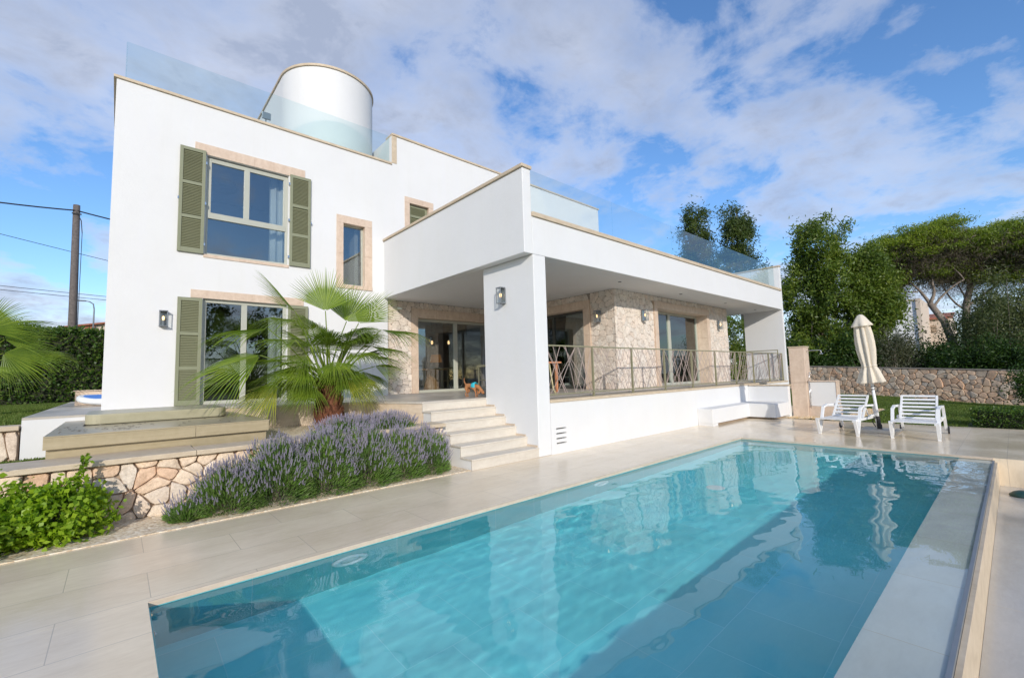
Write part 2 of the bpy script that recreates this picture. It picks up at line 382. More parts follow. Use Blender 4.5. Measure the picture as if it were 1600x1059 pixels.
# ------------------------------------------------------------------ setting
DZ = 0.0
def struct(mb, name, m, **k):
    o = mb.build(name, m, **k); o['kind'] = 'structure'; return o
PX0, PX1, PY0, PYB, PY1 = -5.42, 4.38, -1.689, -4.99, -5.36     # pool: near end, far end, house side, ledge, overflow edge
d = MB()
d.box(-16, 13.9, PY0+.002, 1.0, -.30, 0)                 # strip between pool and house
d.box(-16, PX0, PY1, PY0+.001, -.30, 0); d.box(-16, PX0, -16, PY1, -.30, 0)
d.box(PX1, 8.85, -1.2, PY0, -.30, 0) if False else None
d.box(PX1, 8.85, -16, PY0, -.45, 0)
struct(d, 'pool_deck', M['deck'])
c = MB(); c.box(PX0, PX1, -16, PY1-.042, -.60, -.40); struct(c, 'overflow_channel', M['channel'])
# basin
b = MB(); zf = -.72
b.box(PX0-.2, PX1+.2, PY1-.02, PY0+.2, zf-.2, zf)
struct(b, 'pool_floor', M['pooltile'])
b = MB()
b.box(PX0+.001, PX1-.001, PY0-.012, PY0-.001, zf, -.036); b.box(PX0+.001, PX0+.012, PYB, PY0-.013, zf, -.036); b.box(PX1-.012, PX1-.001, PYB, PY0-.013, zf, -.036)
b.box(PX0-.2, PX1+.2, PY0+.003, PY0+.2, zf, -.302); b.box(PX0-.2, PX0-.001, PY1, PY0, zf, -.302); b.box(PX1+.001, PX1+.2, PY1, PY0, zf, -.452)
struct(b, 'pool_walls', M['poolwall_shaded'])
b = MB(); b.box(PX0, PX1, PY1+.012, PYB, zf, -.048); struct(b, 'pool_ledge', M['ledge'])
b = MB(); b.box(PX0+.0, PX1, PY1-.012, PY1+.010, -.40, -.034); struct(b, 'overflow_edge', M['grey_metal'])
b = MB(); b.box(PX0, PX1, PY1-.040, PY1-.014, -.62, -.060); struct(b, 'overflow_wall', M['coping'])
# thin nosing of the coping around the pool, 3 mm proud
b = MB(); b.box(PX0, PX1+.0, PY0-.018, PY0-.001, -.035, .003); b.box(PX1-.018, PX1-.001, PY1, PY0-.02, -.035, .003)
struct(b, 'pool_coping_lip', M['cream'], bevel=.003)
# water surface: a sheet with real ripples, refracting the sun onto the floor
nx_, ny_ = 600, 230
X, Y = np.meshgrid(np.linspace(PX0-.05, PX1+.05, nx_), np.linspace(PY1+.004, PY0+.05, ny_), indexing='ij')
g = np.random.default_rng(3); Z = np.zeros_like(X)
for k in range(70):
    lam = 10**g.uniform(-1.0, .1); a = g.uniform(0, 6.28); kx, ky = np.cos(a)*6.283/lam, np.sin(a)*6.283/lam*1.25
    Z += .00036*lam*np.sin(kx*X+ky*Y+g.uniform(0, 6.28)+.8*np.sin(X*.9+k)+.6*np.sin(Y*1.3+k*2))
Z *= .65 + .35*np.sin(X*.8)*np.sin(Y*1.1+1)
I = np.arange(nx_*ny_).reshape(nx_, ny_)
Fc = np.stack([I[:-1, :-1], I[1:, :-1], I[1:, 1:], I[:-1, 1:]], 2).reshape(-1, 4)
o = npmesh('pool_water', np.stack([X, Y, -.040+Z], 2).reshape(-1, 3), Fc, M['water']); o['kind'] = 'structure'
o.data.polygons.foreach_set('use_smooth', [True]*len(Fc)); o.cycles.is_caustics_caster = True
# ground around
g = MB()
for a in ((-300, 300, -300, -16), (-300, -16, -16, 300), (26, 300, -16, 300), (-16, 26, 14, 300), (13.9, 26, 12, 14)):
    g.add([(a[0], a[2], -.02), (a[1], a[2], -.02), (a[1], a[3], -.02), (a[0], a[3], -.02)], [(0, 1, 2, 3)])
struct(g, 'ground', M['scrub'])
# right-hand lawn
def lawnz(x, y): return -.012 + .02*np.sin(x*1.3+y*.7)*np.minimum(1, (x-8.86)/3) + np.clip((x-10)/11, 0, 1)*np.clip(.04+.052*y, -.7, .4)
g = MB(); nx, ny = 60, 60; vs = []; 
for i in range(nx+1):
    for j in range(ny+1):
        x = 8.86 + i/nx*17.14; y = -16 + j/ny*28
        vs.append((x, y, lawnz(x, y)))
g.add(vs, [(i*(ny+1)+j, (i+1)*(ny+1)+j, (i+1)*(ny+1)+j+1, i*(ny+1)+j+1) for i in range(nx) for j in range(ny) if not (8.86+(i+.5)/nx*17.14 < 13.95 and -16+(j+1.2)/ny*28 > -1.2)])
struct(g, 'lawn', M['lawn'], smooth=True)
# raised lawn on the left and planting beds
g = MB(); g.box(-60, -6.67, 4.45, 60, .2, .90); g.box(-6.67, 20, 13.95, 60, .2, .90)
struct(g, 'raised_lawn', M['lawn'])
g = MB(); g.box(-16, -6.68, 1.15, 4.2, .02, .38); g.box(-6.68, -4.0, 1.15, 4.19, .02, .381); struct(g, 'lower_lawn_strip', M['lawn'])
g = MB(); g.box(-16, -1.475, .03, .79, .001, .010); struct(g, 'gravel_bed', M['gravel'])
g = MB(); g.box(-3.98, -1.475, 1.11, 4.2, .05, .62); struct(g, 'upper_gravel_bed', M['gravel'])

# terrace: slab at floor level
TP = [(-6.67, 4.2), (-4.0, 4.2), (-3.45, 3.45), (-2.6, 3.1), (-2.0, 2.75), (-1.475, 1.472), (0, 1.472), (0, 1.485), (.324, 1.485), (.324, .3), (13.2, .3), (13.2, 1.41), (13.9, 1.41), (13.9, 13.9), (-6.67, 13.9)]
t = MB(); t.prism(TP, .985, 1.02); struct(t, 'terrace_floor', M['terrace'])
ins = [(-6.655, 4.215), (-4.0, 4.215), (-3.44, 3.465), (-2.59, 3.115), (-1.99, 2.765), (-1.46, 1.49), (0, 1.49), (.33, 1.49), (.33, .35), (13.15, .35), (13.15, 1.5), (13.85, 1.5), (13.85, 13.85), (-6.655, 13.85)]
t = MB(); t.prism(ins[:6] + [(-.02, 1.49), (-.02, 5.6), (-6.655, 5.6)], .03, .984); struct(t, 'terrace_retaining_face', M['cream'])
t = MB(); t.box(-6.67, -4.2, 4.195, 4.214, .05, .984); t.box(-6.67, -6.656, 4.215, 13.9, .05, .984); struct(t, 'terrace_white_face', M['plaster'])

# ------------------------------------------------------------------ steps
R_, T_ = .17, .2945
st = thing('garden_steps', 'six cream travertine steps climbing from the pool deck to the terrace', 'steps', (-.74, .7, 0))
O = (-.74, .7, 0)
core = MB(O); tr = MB(O)
for k in range(6):
    z = (k+1)*R_; y0 = k*T_
    y1 = (k+1)*T_ if k < 5 else 1.472
    if k < 5: core.box(-1.455, -.002, y0+.022, 1.470, k*R_+.003, z-.026) if k == 0 else core.box(-1.455, -.002, y0+.022, 1.470, k*R_-.026, z-.026)
    if k < 5: tr.box(-1.475, -.001, y0-.012, y0+T_+.018, z-.025, z)        # tread with nosing
    tr.box(-1.468, -.001, y0, y0+.02, k*R_+.001, z-.0255 if k < 5 else z-.036)
core.build('step_core', M['plaster'], st); tr.build('treads', M['tread'], st, bevel=.003)
sk = MB(O)                                                                    # stepped skirting on the column
for k in range(5): sk.box(-.014, -.001, k*T_+.03, (k+1)*T_+.03, (k+1)*R_, (k+1)*R_+.035)
sk.build('skirting', M['cream'], st)

# ------------------------------------------------------------------ planter wall
pw = thing('planter_wall', 'low rubble stone retaining wall with beige coping behind the lavender', 'stone wall', (-6, .9, 0)); O = (-6, .9, 0)
m_ = MB(O); m_.box(-16, -1.475, .80, 1.10, 0, .625); m_.build('backing', M['mortar'], pw)
m_ = MB(O); rubble(m_, lambda u, v, dd: (u, .80-dd, v), -9, -1.48, .0, .625, .128, 3, .05, .007, 1.35); m_.build('rubble_face', M['rubble'], pw)
m_ = MB(O)
xs = [-16, -12.1, -9.6, -7.1, -4.9, -3.2, -1.475]
for i in range(len(xs)-1): m_.box(xs[i]+.002, xs[i+1]-.002, .70, 1.36 if xs[i+1] < -4 else 1.14, .628, .685)
m_.build('coping', M['coping'], pw, bevel=.006)
# small retaining wall of the left lawn
lw = thing('lawn_retaining_wall', 'short rubble retaining wall with flat coping at the far left edge of the terrace', 'stone wall', (-9, 4.3, .38)); O = (-9, 4.3, .38)
m_ = MB(O); m_.box(-16, -6.69, 4.24, 4.44, .2, .84); m_.build('backing', M['mortar'], lw)
m_ = MB(O); rubble(m_, lambda u, v, dd: (u, 4.24-dd, v), -10, -6.70, .38, .83, .21, 9, .045, .012, 1.2); m_.build('rubble_face', M['rubble'], lw)
m_ = MB(O); m_.box(-16, -6.69, 4.15, 4.5, .842, .912); m_.build('coping', M['coping'], lw, bevel=.006)
# far garden wall
fw = thing('garden_boundary_wall', 'long rubble stone boundary wall at the far side of the lawn', 'stone wall', (21, -2, 0)); O = (21, -2, 0)
A = Vector((24.9, 7.0, .4)); B_ = Vector((18.05, -13.0, -.64)); L_ = (B_-A).length; du = (B_-A)/L_; nr = Vector((du.y, -du.x, 0)).normalized()
if nr.dot(Vector((-5.6, -5.7, 0)) - A) < 0: nr = -nr
def TF(u, v, dd): return A + du*u + nr*dd + Vector((0, 0, v))
m_ = MB(O)
m_.add([TF(0,-.3,-.4), TF(L_,-.3,-.4), TF(L_,-.3,0), TF(0,-.3,0), TF(0,1.34,-.4), TF(L_,1.34,-.4), TF(L_,1.34,0), TF(0,1.34,0)], [(0,3,2,1),(4,5,6,7),(0,1,5,4),(1,2,6,5),(2,3,7,6),(3,0,4,7)])
m_.build('backing', M['mortar'], fw)
m_ = MB(O); rubble(m_, TF, 0, L_, -.12, 1.34, .18, 21, .06, .009, 1.35); m_.build('rubble_face', M['rubble_far'], fw)
m_ = MB(O)
m_.add([TF(0,1.345,-.42), TF(L_,1.345,-.42), TF(L_,1.345,.06), TF(0,1.345,.06), TF(0,1.385,-.42), TF(L_,1.385,-.42), TF(L_,1.385,.06), TF(0,1.385,.06)], [(0,3,2,1),(4,5,6,7),(0,1,5,4),(1,2,6,5),(2,3,7,6),(3,0,4,7)])
m_.build('coping', M['mortar_light'], fw)

# ------------------------------------------------------------------ house
HO = (2, 6, 0)
H = thing('villa', 'white two storey modern villa with stone clad porch, olive shutters and round roof tower', 'house', HO)
YA = 5.65
wl = MB(HO)
gridwall(wl, 'Y', YA, YA+.33, -5.83, 9.6, 1.02, 8.42,
    [(.05-40, .05, 7.54, 9), (-.1, 20, 1.02-1, 3.66), (-4.31, -2.66, 4.23, 6.44), (-4.31, -2.66, 1.02-1, 3.27), (-1.36, -.72, 3.86, 5.58), (.57, 1.27, 5.55, 6.58)])
wl.box(-5.83, -5.5, YA+.331, 13.6, 1.02, 7.54)                       # left side
wl.box(-5.83, 9.6, 13.6, 13.9, 1.02, 7.54)                           # rear
wl.box(9.3, 9.6, YA+.331, 13.599, 3.7, 8.42)
wl.box(0.05, .3, YA+.331, 13.599, 7.3, 8.42)
wl.build('walls', M['plaster'], H)
# porch
pc = MB(HO)
pc.box(-.209, 0, 0, YA-.001, 3.66, 5.25)                             # fin
pc.box(.001, 13.2, 0, .25, 3.66, 4.37)                               # beam
pc.box(0, .324, 0, 1.485, 0, 3.659)                                  # column
pc.build('porch_frame', M['plaster'], H, bevel=.012)
pc = MB(HO); pc.box(.001, 13.2, .251, YA-.001, 3.662, 4.2); pc.box(-.1, 11, YA+.33, 13.59, 3.70, 3.95)
pc.build('porch_ceiling', M['plaster'], H)
pc = MB(HO); gridwall(pc, 'Y', 0, .3, .325, 13.2, 0, .93, [(.46, .74, .435, .462), (.46, .74, .345, .372), (.46, .74, .255, .282), (.46, .74, .17, .197)])
pc.box(.45, .76, .301, .34, .1, .6)
pc.build('porch_base_wall', M['plaster'], H)
pc = MB(HO); pc.box(13.2, 13.34, 0, 1.40, 0, 5.32); pc.box(13.2, 13.34, 1.401, 5.6, 4.2, 5.32); pc.box(9.6, 13.34, 5.601, 5.75, 4.2, 4.9)
pc.build('end_wall', M['plaster'], H, bevel=.01)
cp = MB(HO)
cp.box(.326, 13.198, -.02, .298, .932, .985)                         # sill of the porch opening
cp.box(.002, 13.2, -.035, .30, 4.372, 4.455)                         # beam coping
cp.box(-.245, .012, -.03, YA-.002, 5.252, 5.312)                     # fin coping
cp.box(13.17, 13.37, -.02, 5.78, 5.322, 5.375)
cp.box(-5.875, .04, YA-.035, YA+.37, 7.542, 7.60); cp.box(-5.875, -5.46, YA+.371, 13.93, 7.542, 7.60)
cp.box(.042, 9.64, YA-.035, YA+.37, 8.422, 8.482); cp.box(9.27, 9.64, YA+.371, 13.93, 8.422, 8.482)
cp.box(.045, .20, YA-.012, YA-.0005, 7.602, 8.42)                    # stone edge of the raised parapet
cp.build('copings', M['coping'], H, bevel=.006)
rf = MB(HO); rf.box(-5.5, .05, YA+.331, 13.6, 7.1, 7.3); rf.box(.301, 9.29, YA+.331, 13.6, 8.0, 8.2); rf.box(.3, 13.2, .251, YA-.001, 4.202, 4.36)
rf.box(-5.5, 9.3, YA+.331, 13.6, 6.75, 6.9)
rf.build('roof_slabs', M['terrace'], H)
# curved tower on the roof, open to the back
R0, cx0, cy0 = 1.255, -1.228, 7.17
def tower(R): return [(cx0-R, 11.2)] + [(cx0 + R*math.cos(a), cy0 + R*math.sin(a)) for a in [PI + PI*i/40 for i in range(41)]] + [(cx0+R, 11.2)]
def shell(mb, Ro, Ri, z0, z1):
    a, b2 = tower(Ro), tower(Ri); n = len(a)
    vs = [(x, y, z) for z in (z0, z1) for pl in (a, b2) for x, y in pl]
    fs = []
    for i in range(n-1):
        fs += [(i, i+1, 2*n+i+1, 2*n+i), (n+i+1, n+i, 3*n+i, 3*n+i+1), (2*n+i, 2*n+i+1, 3*n+i+1, 3*n+i), (i+1, i, n+i, n+i+1)]
    fs += [(0, 2*n, 3*n, n), (n-1, 2*n-1, 4*n-1, 3*n-1)]
    mb.add(vs, fs)
tw = MB(HO); shell(tw, R0, R0-.2, 7.302, 9.875); t_ = tw.build('roof_tower', M['plaster'], H)
tw = MB(HO); shell(tw, R0+.035, R0-.24, 9.877, 9.937); tw.build('tower_coping', M['coping'], t_)
for o in (t_,):
    md = o.modifiers.new('es', 'EDGE_SPLIT'); md.split_angle = math.radians(30)
    o.data.polygons.foreach_set('use_smooth', [True]*len(o.data.polygons))

# stone cladding under the porch
cl = MB(HO)
cl.box(-.099, .88, 5.80, 5.99, 1.021, 3.661); cl.box(3.82, 4.1, 5.80, 5.99, 1.021, 3.661); cl.box(.881, 3.819, 5.80, 5.99, 3.24, 3.661)
gridwall(cl, 'X', 4.12, 4.4, 1.16, 5.8, 1.021, 3.661, [(2.17, 5.03, 1.0, 3.28)])
gridwall(cl, 'Y', 1.16, 1.5, 4.401, 11.0, 1.021, 3.661, [(6.13, 9.33, 1.0, 3.33)]); cl.box(4.12, 4.4, 1.1595, 1.165, 1.021, 3.66)
cl.box(10.7, 11.0, 1.501, 5.6, 1.021, 3.661)
w_ = cl.build('stone_clad_wall', M['mortar_light'], H)
cl = MB(HO)
rubble(cl, lambda u, v, dd: (u, 5.80-dd, v), -.1, 4.07, 1.02, 3.66, .145, 31, .016, .0036, 1.15, [(.70, 4.0, 1.0, 3.48)]); cl.build('cladding_stones', M['clad'], H); cl = MB(HO)
rubble(cl, lambda u, v, dd: (4.12-dd, u, v), 1.13, 5.78, 1.02, 3.66, .145, 33, .016, .0036, 1.15, [(1.97, 5.2, 1.0, 3.48)]); cl.build('cladding_stones', M['clad'], H); cl = MB(HO)
rubble(cl, lambda u, v, dd: (u, 1.16-dd, v), 4.09, 11.0, 1.02, 3.66, .145, 35, .016, .0036, 1.15, [(5.98, 9.48, 1.0, 3.50)])
cl.build('cladding_stones', M['clad'], H)
def surround(axis, f0, f1, u0, u1, z0, z1, U0, U1, Z1, sill=None):
    """frame of stone from the outer rectangle U0..U1,Z1 to the opening u0..u1,z1; faces f0 (front)..f1"""
    mb = MB(HO)
    if axis == 'Y':
        bx = lambda a, b2, c2, d2: mb.box(a, b2, f0, f1, c2, d2)
    else:
        bx = lambda a, b2, c2, d2: mb.box(f0, f1, a, b2, c2, d2)
    nb = max(1, round((z1-z0)/.75))
    for a, b2 in ((U0, u0), (u1, U1)):
        for k in range(nb): bx(a, b2, z0 + (z1-z0)*k/nb + .0015, z0 + (z1-z0)*(k+1)/nb - .0015)
    nb = max(1, round((U1-U0)/.8))
    for k in range(nb): bx(U0 + (U1-U0)*k/nb + (.0015 if k else 0), U0 + (U1-U0)*(k+1)/nb - .0015, z1 + .001, Z1)
    if sill: mb.box(*sill)
    mb.build('stone_surround', M['surround'], H, bevel=.003)
surround('Y', 5.745, 6.0, .90, 3.80, 1.021, 3.21, .70, 4.0, 3.48)
surround('X', 4.065, 4.42, 2.2, 5.0, 1.021, 3.25, 1.97, 5.2, 3.48)
surround('Y', 1.105, 1.52, 6.16, 9.30, 1.021, 3.30, 5.98, 9.48, 3.50)
surround('Y', YA-.012, YA+.2, -1.33, -.75, 3.92, 5.55, -1.51, -.55, 5.75, (-1.51, -.55, YA-.03, YA+.2, 3.82, 3.918))
surround('Y', YA-.012, YA+.1, .6, 1.24, 5.6, 6.55, .44, 1.40, 6.72)
for z0, z1 in ((6.442, 6.67), (3.272, 3.445)):
    sr = MB(HO); sr.box(-4.53, -3.4, YA-.012, YA+.02, z0, z1); sr.box(-3.398, -2.29, YA-.012, YA+.02, z0, z1); sr.build('stone_lintel', M['surround'], H, bevel=.003)
sr = MB(HO); sr.box(-4.33, -2.64, YA-.02, YA+.2, 4.16, 4.229); sr.build('window_sill', M['surround'], H, bevel=.003)

def glazing(name, axis, f, u0, u1, z0, z1, parts, fm='frame', t=.06, dep=.06, rails=()):
    """window frame with panes; parts = inner divisions (positions, width)"""
    fr = MB(HO); gl = MB(HO)
    B2 = (lambda mb, a, b2, c2, d2, e0, e1: mb.box(a, b2, e0, e1, c2, d2)) if axis == 'Y' else (lambda mb, a, b2, c2, d2, e0, e1: mb.box(e0, e1, a, b2, c2, d2))
    B2(fr, u0, u0+t, z0, z1, f, f+dep); B2(fr, u1-t, u1, z0, z1, f, f+dep)
    B2(fr, u0+t+.0005, u1-t-.0005, z1-t, z1, f, f+dep); B2(fr, u0+t+.0005, u1-t-.0005, z0, z0+t, f, f+dep)
    for p, w in parts: B2(fr, p-w/2, p+w/2, z0+t+.0005, z1-t-.0005, f-.008, f+dep-.01)
    for (a, b2, z, h) in rails: B2(fr, a, b2, z-h/2, z+h/2, f-.012, f+dep-.012)
    o = fr.build(name, M[fm], H, bevel=.004)
    # panes tilt by a hair, as real double glazing does
    cuts = [u0+t] + [q for p, w in parts for q in (p-w/2, p+w/2)] + [u1-t]
    for i in range(0, len(cuts), 2):
        gl = MB(HO); B2(gl, cuts[i], cuts[i+1], z0+t, z1-t, f+.025, f+.031); gl.build('pane', M['window'], o)
    return o
o = glazing('upper_window', 'Y', YA+.07, -4.31, -2.66, 4.23, 6.42, [], t=.05, rails=[(-4.26, -2.71, 5.12, .13)])
m_ = MB(HO); m_.box(-3.585, -3.475, YA+.062, YA+.12, 5.186, 6.369); m_.box(-4.259, -4.215, YA+.066, YA+.12, 5.186, 6.369); m_.box(-2.755, -2.711, YA+.066, YA+.12, 5.186, 6.369); m_.box(-4.214, -2.756, YA+.066, YA+.12, 6.325, 6.369); m_.build('sash', M['frame'], o, bevel=.003)
glazing('sliding_door', 'Y', YA+.07, -4.31, -2.66, 1.022, 3.265, [(-3.53, .11)], t=.07)
glazing('slot_window', 'Y', YA+.13, -1.33, -.75, 3.92, 5.55, [], t=.04, dep=.05)
glazing('sliding_door', 'Y', 5.93, .90, 3.80, 1.022, 3.208, [(2.32, .14)], t=.075, dep=.07)
glazing('sliding_door', 'X', 4.30, 2.2, 5.0, 1.022, 3.248, [(3.55, .09)], 'darkframe', .07)
glazing('sliding_door', 'Y', 1.47, 6.16, 9.30, 1.022, 3.298, [(7.42, .13)], t=.075, dep=.07)

def shutter(x0, x1, z0, z1, y=YA, rail=.07, fill=True):
    f = MB(HO); l_ = MB(HO); t = .06; st_ = .055
    f.box(x0, x0+t, y-st_, y-.012, z0, z1); f.box(x1-t, x1, y-st_, y-.012, z0, z1)
    n = 3; hh = (z1-z0-rail)/n
    for k in range(n+1):
        zz = z0 + k*hh; a, b2 = (zz, zz+rail*1.5) if k == 0 else (zz, zz+rail)
        f.box(x0+t+.0005, x1-t-.0005, y-st_+.003, y-.015, a, b2)
    o = f.build('shutter', M['shutter'], H, bevel=.003)
    nz = int((z1-z0)/.036)
    for k in range(nz):
        z = z0 + .1 + (z1-z0-.17)*k/nz
        if any(abs(z+.01 - (z0+q*hh+rail/2)) < rail/2+.012 for q in range(1, n)): continue
        a = Vector(((x0+x1)/2, y-.034, z+.01)); s_ = math.sin(math.radians(38))*.024; c_ = math.cos(math.radians(38))*.024
        l_.add([(x0+t, y-.034-s_, z-c_+.01), (x1-t, y-.034-s_, z-c_+.01), (x1-t, y-.034+s_, z+c_+.01), (x0+t, y-.034+s_, z+c_+.01),
                (x0+t, y-.030-s_, z-c_+.006), (x1-t, y-.030-s_, z-c_+.006), (x1-t, y-.030+s_, z+c_+.006), (x0+t, y-.030+s_, z+c_+.006)],
               [(0,1,2,3),(7,6,5,4),(0,4,5,1),(3,2,6,7)])
    l_.box(x0+t, x1-t, y-.014, y-.012, z0+.05, z1-.05)
    l_.build('louvres', M['louvre'], o)
    hg = MB(HO)
    return o
shutter(-4.79, -4.335, 4.22, 6.50); shutter(-2.635, -2.16, 4.22, 6.47)
shutter(-4.75, -4.325, 1.025, 3.26); shutter(-2.645, -2.2, 1.025, 3.26)
shutter(.615, 1.225, 5.605, 6.54, y=YA+.14)
for x, z in ((-4.80, 5.35), (-2.15, 5.35)):
    hk = MB(HO); hk.bar((x, YA-.002, z), (x, YA-.06, z), .012, .012); hk.bar((x, YA-.06, z-.03), (x, YA-.06, z+.03), .012, .02); hk.build('shutter_catch', M['chrome'], H)
for x in (-4.33, -2.655):
    for z in (4.4, 5.3, 6.2): hk = MB(HO); hk.box(x-.012, x+.02, YA-.05, YA-.0005, z, z+.06); hk.build('hinge', M['chrome'], H)
# interior floors and partitions, seen through the glass
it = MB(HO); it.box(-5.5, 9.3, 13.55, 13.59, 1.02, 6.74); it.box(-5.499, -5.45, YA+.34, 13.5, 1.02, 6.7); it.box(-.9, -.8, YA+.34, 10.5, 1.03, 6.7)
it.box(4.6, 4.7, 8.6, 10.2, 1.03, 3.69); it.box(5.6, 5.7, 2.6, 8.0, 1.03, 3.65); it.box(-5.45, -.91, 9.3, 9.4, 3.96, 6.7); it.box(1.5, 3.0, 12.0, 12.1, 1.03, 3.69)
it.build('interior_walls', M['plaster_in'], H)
it = MB(HO); it.box(-5.45, 9.3, YA+.335, 13.54, 3.951, 3.97); it.build('upper_floor', M['wood'], H)
# downlights in the porch ceiling
for x, y in ((.55, .55), (1.5, 3.2), (3.5, .55), (3.0, 4.6), (6.5, .55), (9.5, .55), (12.2, .6)):
    dl = MB(HO); dl.lathe((x, y, 3.652), [(.045, .009), (.045, 0), (.03, 0), (.028, .006), (0, .006)], 16); dl.build('downlight', M['grey_metal'], H)

# glass balustrades
def balustrade(label, segs, z0, z1, loc):
    t = thing('glass_balustrade', label, 'glass railing', loc, 'frameless glass railings on the roofs')
    for a, b2 in segs:
        m_ = MB(loc); a, b2 = Vector((*a, 0)), Vector((*b2, 0)); dr = (b2-a).normalized(); nn = Vector((dr.y, -dr.x, 0))*.009
        a = a + dr*.004; b2 = b2 - dr*.004
        m_.add([a-nn+Vector((0,0,z0)), b2-nn+Vector((0,0,z0)), b2+nn+Vector((0,0,z0)), a+nn+Vector((0,0,z0)), a-nn+Vector((0,0,z1)), b2-nn+Vector((0,0,z1)), b2+nn+Vector((0,0,z1)), a+nn+Vector((0,0,z1))],
               [(0,3,2,1),(4,5,6,7),(0,1,5,4),(1,2,6,5),(2,3,7,6),(3,0,4,7)])
        m_.build('glass_pane', M['bal'], t)
    m_ = MB(loc)
    for a, b2 in segs: m_.bar((*a, z0+.012), (*b2, z0+.012), .03, .03)
    m_.build('base_channel', M['chrome'], t)
balustrade('frameless glass railing along the high roof edge in front of the round tower', [((-5.70, 5.8), (-2.8, 5.8)), ((-2.8, 5.8), (.04, 5.8)), ((-5.70, 5.81), (-5.70, 9.6)), ((-5.70, 9.6), (-5.70, 13.5))], 7.602, 8.46, (-2.8, 5.8, 7.6))
balustrade('long frameless glass railing on the porch roof terrace above the white beam', [((.03, .2), (2.8, .2)), ((2.8, .2), (5.49, .2)), ((5.49, .2), (8.2, .2)), ((8.2, .2), (10.9, .2)), ((10.9, .2), (13.19, .2))], 4.457, 5.375, (6.6, .2, 4.45))

# ------------------------------------------------------------------ porch railing
RO = (6.8, .12, .985); rl = thing('porch_railing', 'khaki metal railing with criss-cross rods along the porch edge', 'railing', RO)
m_ = MB(RO); m_.box(.34, 13.16, .10, .14, 1.985, 2.012); m_.build('top_rail', M['rail'], rl, bevel=.003)
m_ = MB(RO); m_.box(.34, 13.16, .108, .132, 1.062, 1.085); m_.build('bottom_rail', M['rail'], rl, bevel=.003)
posts = [.345] + [1.76 + 1.427*k for k in range(8)] + [13.14]
for x in posts:
    m_ = MB(RO); m_.box(x-.014, x+.014, .098, .142, .986, 1.984); m_.box(x-.03, x+.03, .09, .15, .986, .994); m_.build('post', M['rail'], rl)
rr = random.Random(5)
for i in range(len(posts)-1):
    a, b2 = posts[i]+.02, posts[i+1]-.02; m_ = MB(RO); k = 13
    for q in range(k):
        c0 = a + (b2-a)*(q+.5)/k; s_ = rr.choice((-1, 1)) * rr.uniform(.12, .42); x0 = min(max(c0-s_, a), b2); x1 = min(max(c0+s_, a), b2); y = .112 + .012*(q % 2)
        m_.bar((x0, y, 1.086), (x1, y, 1.984), .0075, .0075, (0, 1, 0))
    m_.build('lattice_panel', M['rod'], rl)
m_ = MB(RO)
m_.box(13.03, 13.06, .2, 3.2, 2.12, 2.15)
for y in (.2, 1.6, 3.17): m_.box(13.03, 13.06, y, y+.028, 1.02, 2.119)
m_.build('return_rail', M['rail'], rl)

# ------------------------------------------------------------------ low wall, bench, shower
bw = thing('low_garden_wall', 'low white wall with thin stone coping ending the built-in bench', 'wall', (9.5, -.57, 0)); O = (9.5, -.57, 0)
m_ = MB(O); m_.box(9.42, 9.6, -1.135, -.001, 0, .915); m_.build('wall_body', M['plaster'], bw, bevel=.008)
m_ = MB(O); m_.box(9.39, 9.63, -1.165, -.037, .917, .955); m_.build('coping', M['coping'], bw, bevel=.004)
bn = thing('built_in_bench', 'white L shaped built-in bench floating against the porch wall', 'bench', (8, -.4, 0)); O = (8, -.4, 0)
m_ = MB(O); m_.prism([(5.95, -.405), (8.31, -.405), (8.31, -1.12), (9.419, -1.12), (9.419, -.002), (5.95, -.002)], .055, .44); m_.build('seat', M['plaster'], bn, bevel=.01)
m_ = MB(O); m_.box(6.3, 9.41, -.30, -.01, .001, .054); m_.box(8.45, 9.41, -1.0, -.30, .001, .0535); m_.build('recessed_plinth', M['mortar'], bn)
m_ = MB(O); m_.box(5.953, 6.25, -.4, -.01, .001, .054); m_.build('end_plinth', M['plaster'], bn)
sh = thing('shower_pillar', 'tall cream travertine pillar carrying an outdoor shower', 'pillar', (9.85, -1.4, 0)); O = (9.85, -1.4, 0)
m_ = MB(O); m_.box(9.64, 10.1, -1.56, -1.16, 0, 1.0); m_.box(9.64, 10.1, -1.56, -1.16, 1.004, 2.05); m_.build('stone_pillar', M['surround'], sh, bevel=.006)
m_ = MB(O); m_.box(9.62, 10.12, -1.58, -1.14, 2.052, 2.085); m_.build('cap', M['coping'], sh, bevel=.004)
so = thing('outdoor_shower', 'chrome outdoor shower with arm, hand spray and hose on the cream pillar', 'shower', (9.85, -1.6, 1)); O = (9.85, -1.6, 1)
m_ = MB(O); m_.tube([(9.9, -1.56, 1.93), (9.9, -1.66, 1.95), (9.9, -1.88, 1.95), (9.9, -1.93, 1.93), (9.9, -1.94, 1.85)], .011); m_.lathe((9.9, -1.94, 1.83), [(.05, 0), (.05, .012), (.015, .03)], 16); m_.build('shower_arm', M['chrome'], so, smooth=True)
m_ = MB(O); m_.tube([(9.72, -1.60, 1.02), (9.96, -1.60, 1.02)], .022); m_.tube([(9.84, -1.56, 1.02), (9.84, -1.6, 1.02)], .02); m_.build('mixer', M['chrome'], so, smooth=True)
m_ = MB(O); m_.tube([(9.72, -1.61, 1.06), (9.72, -1.63, 1.24)], [.012, .016]); m_.lathe((9.72, -1.64, 1.27), [(.0, -.01), (.035, 0), (.03, .02), (0, .03)], 12); m_.build('hand_spray', M['chrome'], so, smooth=True)
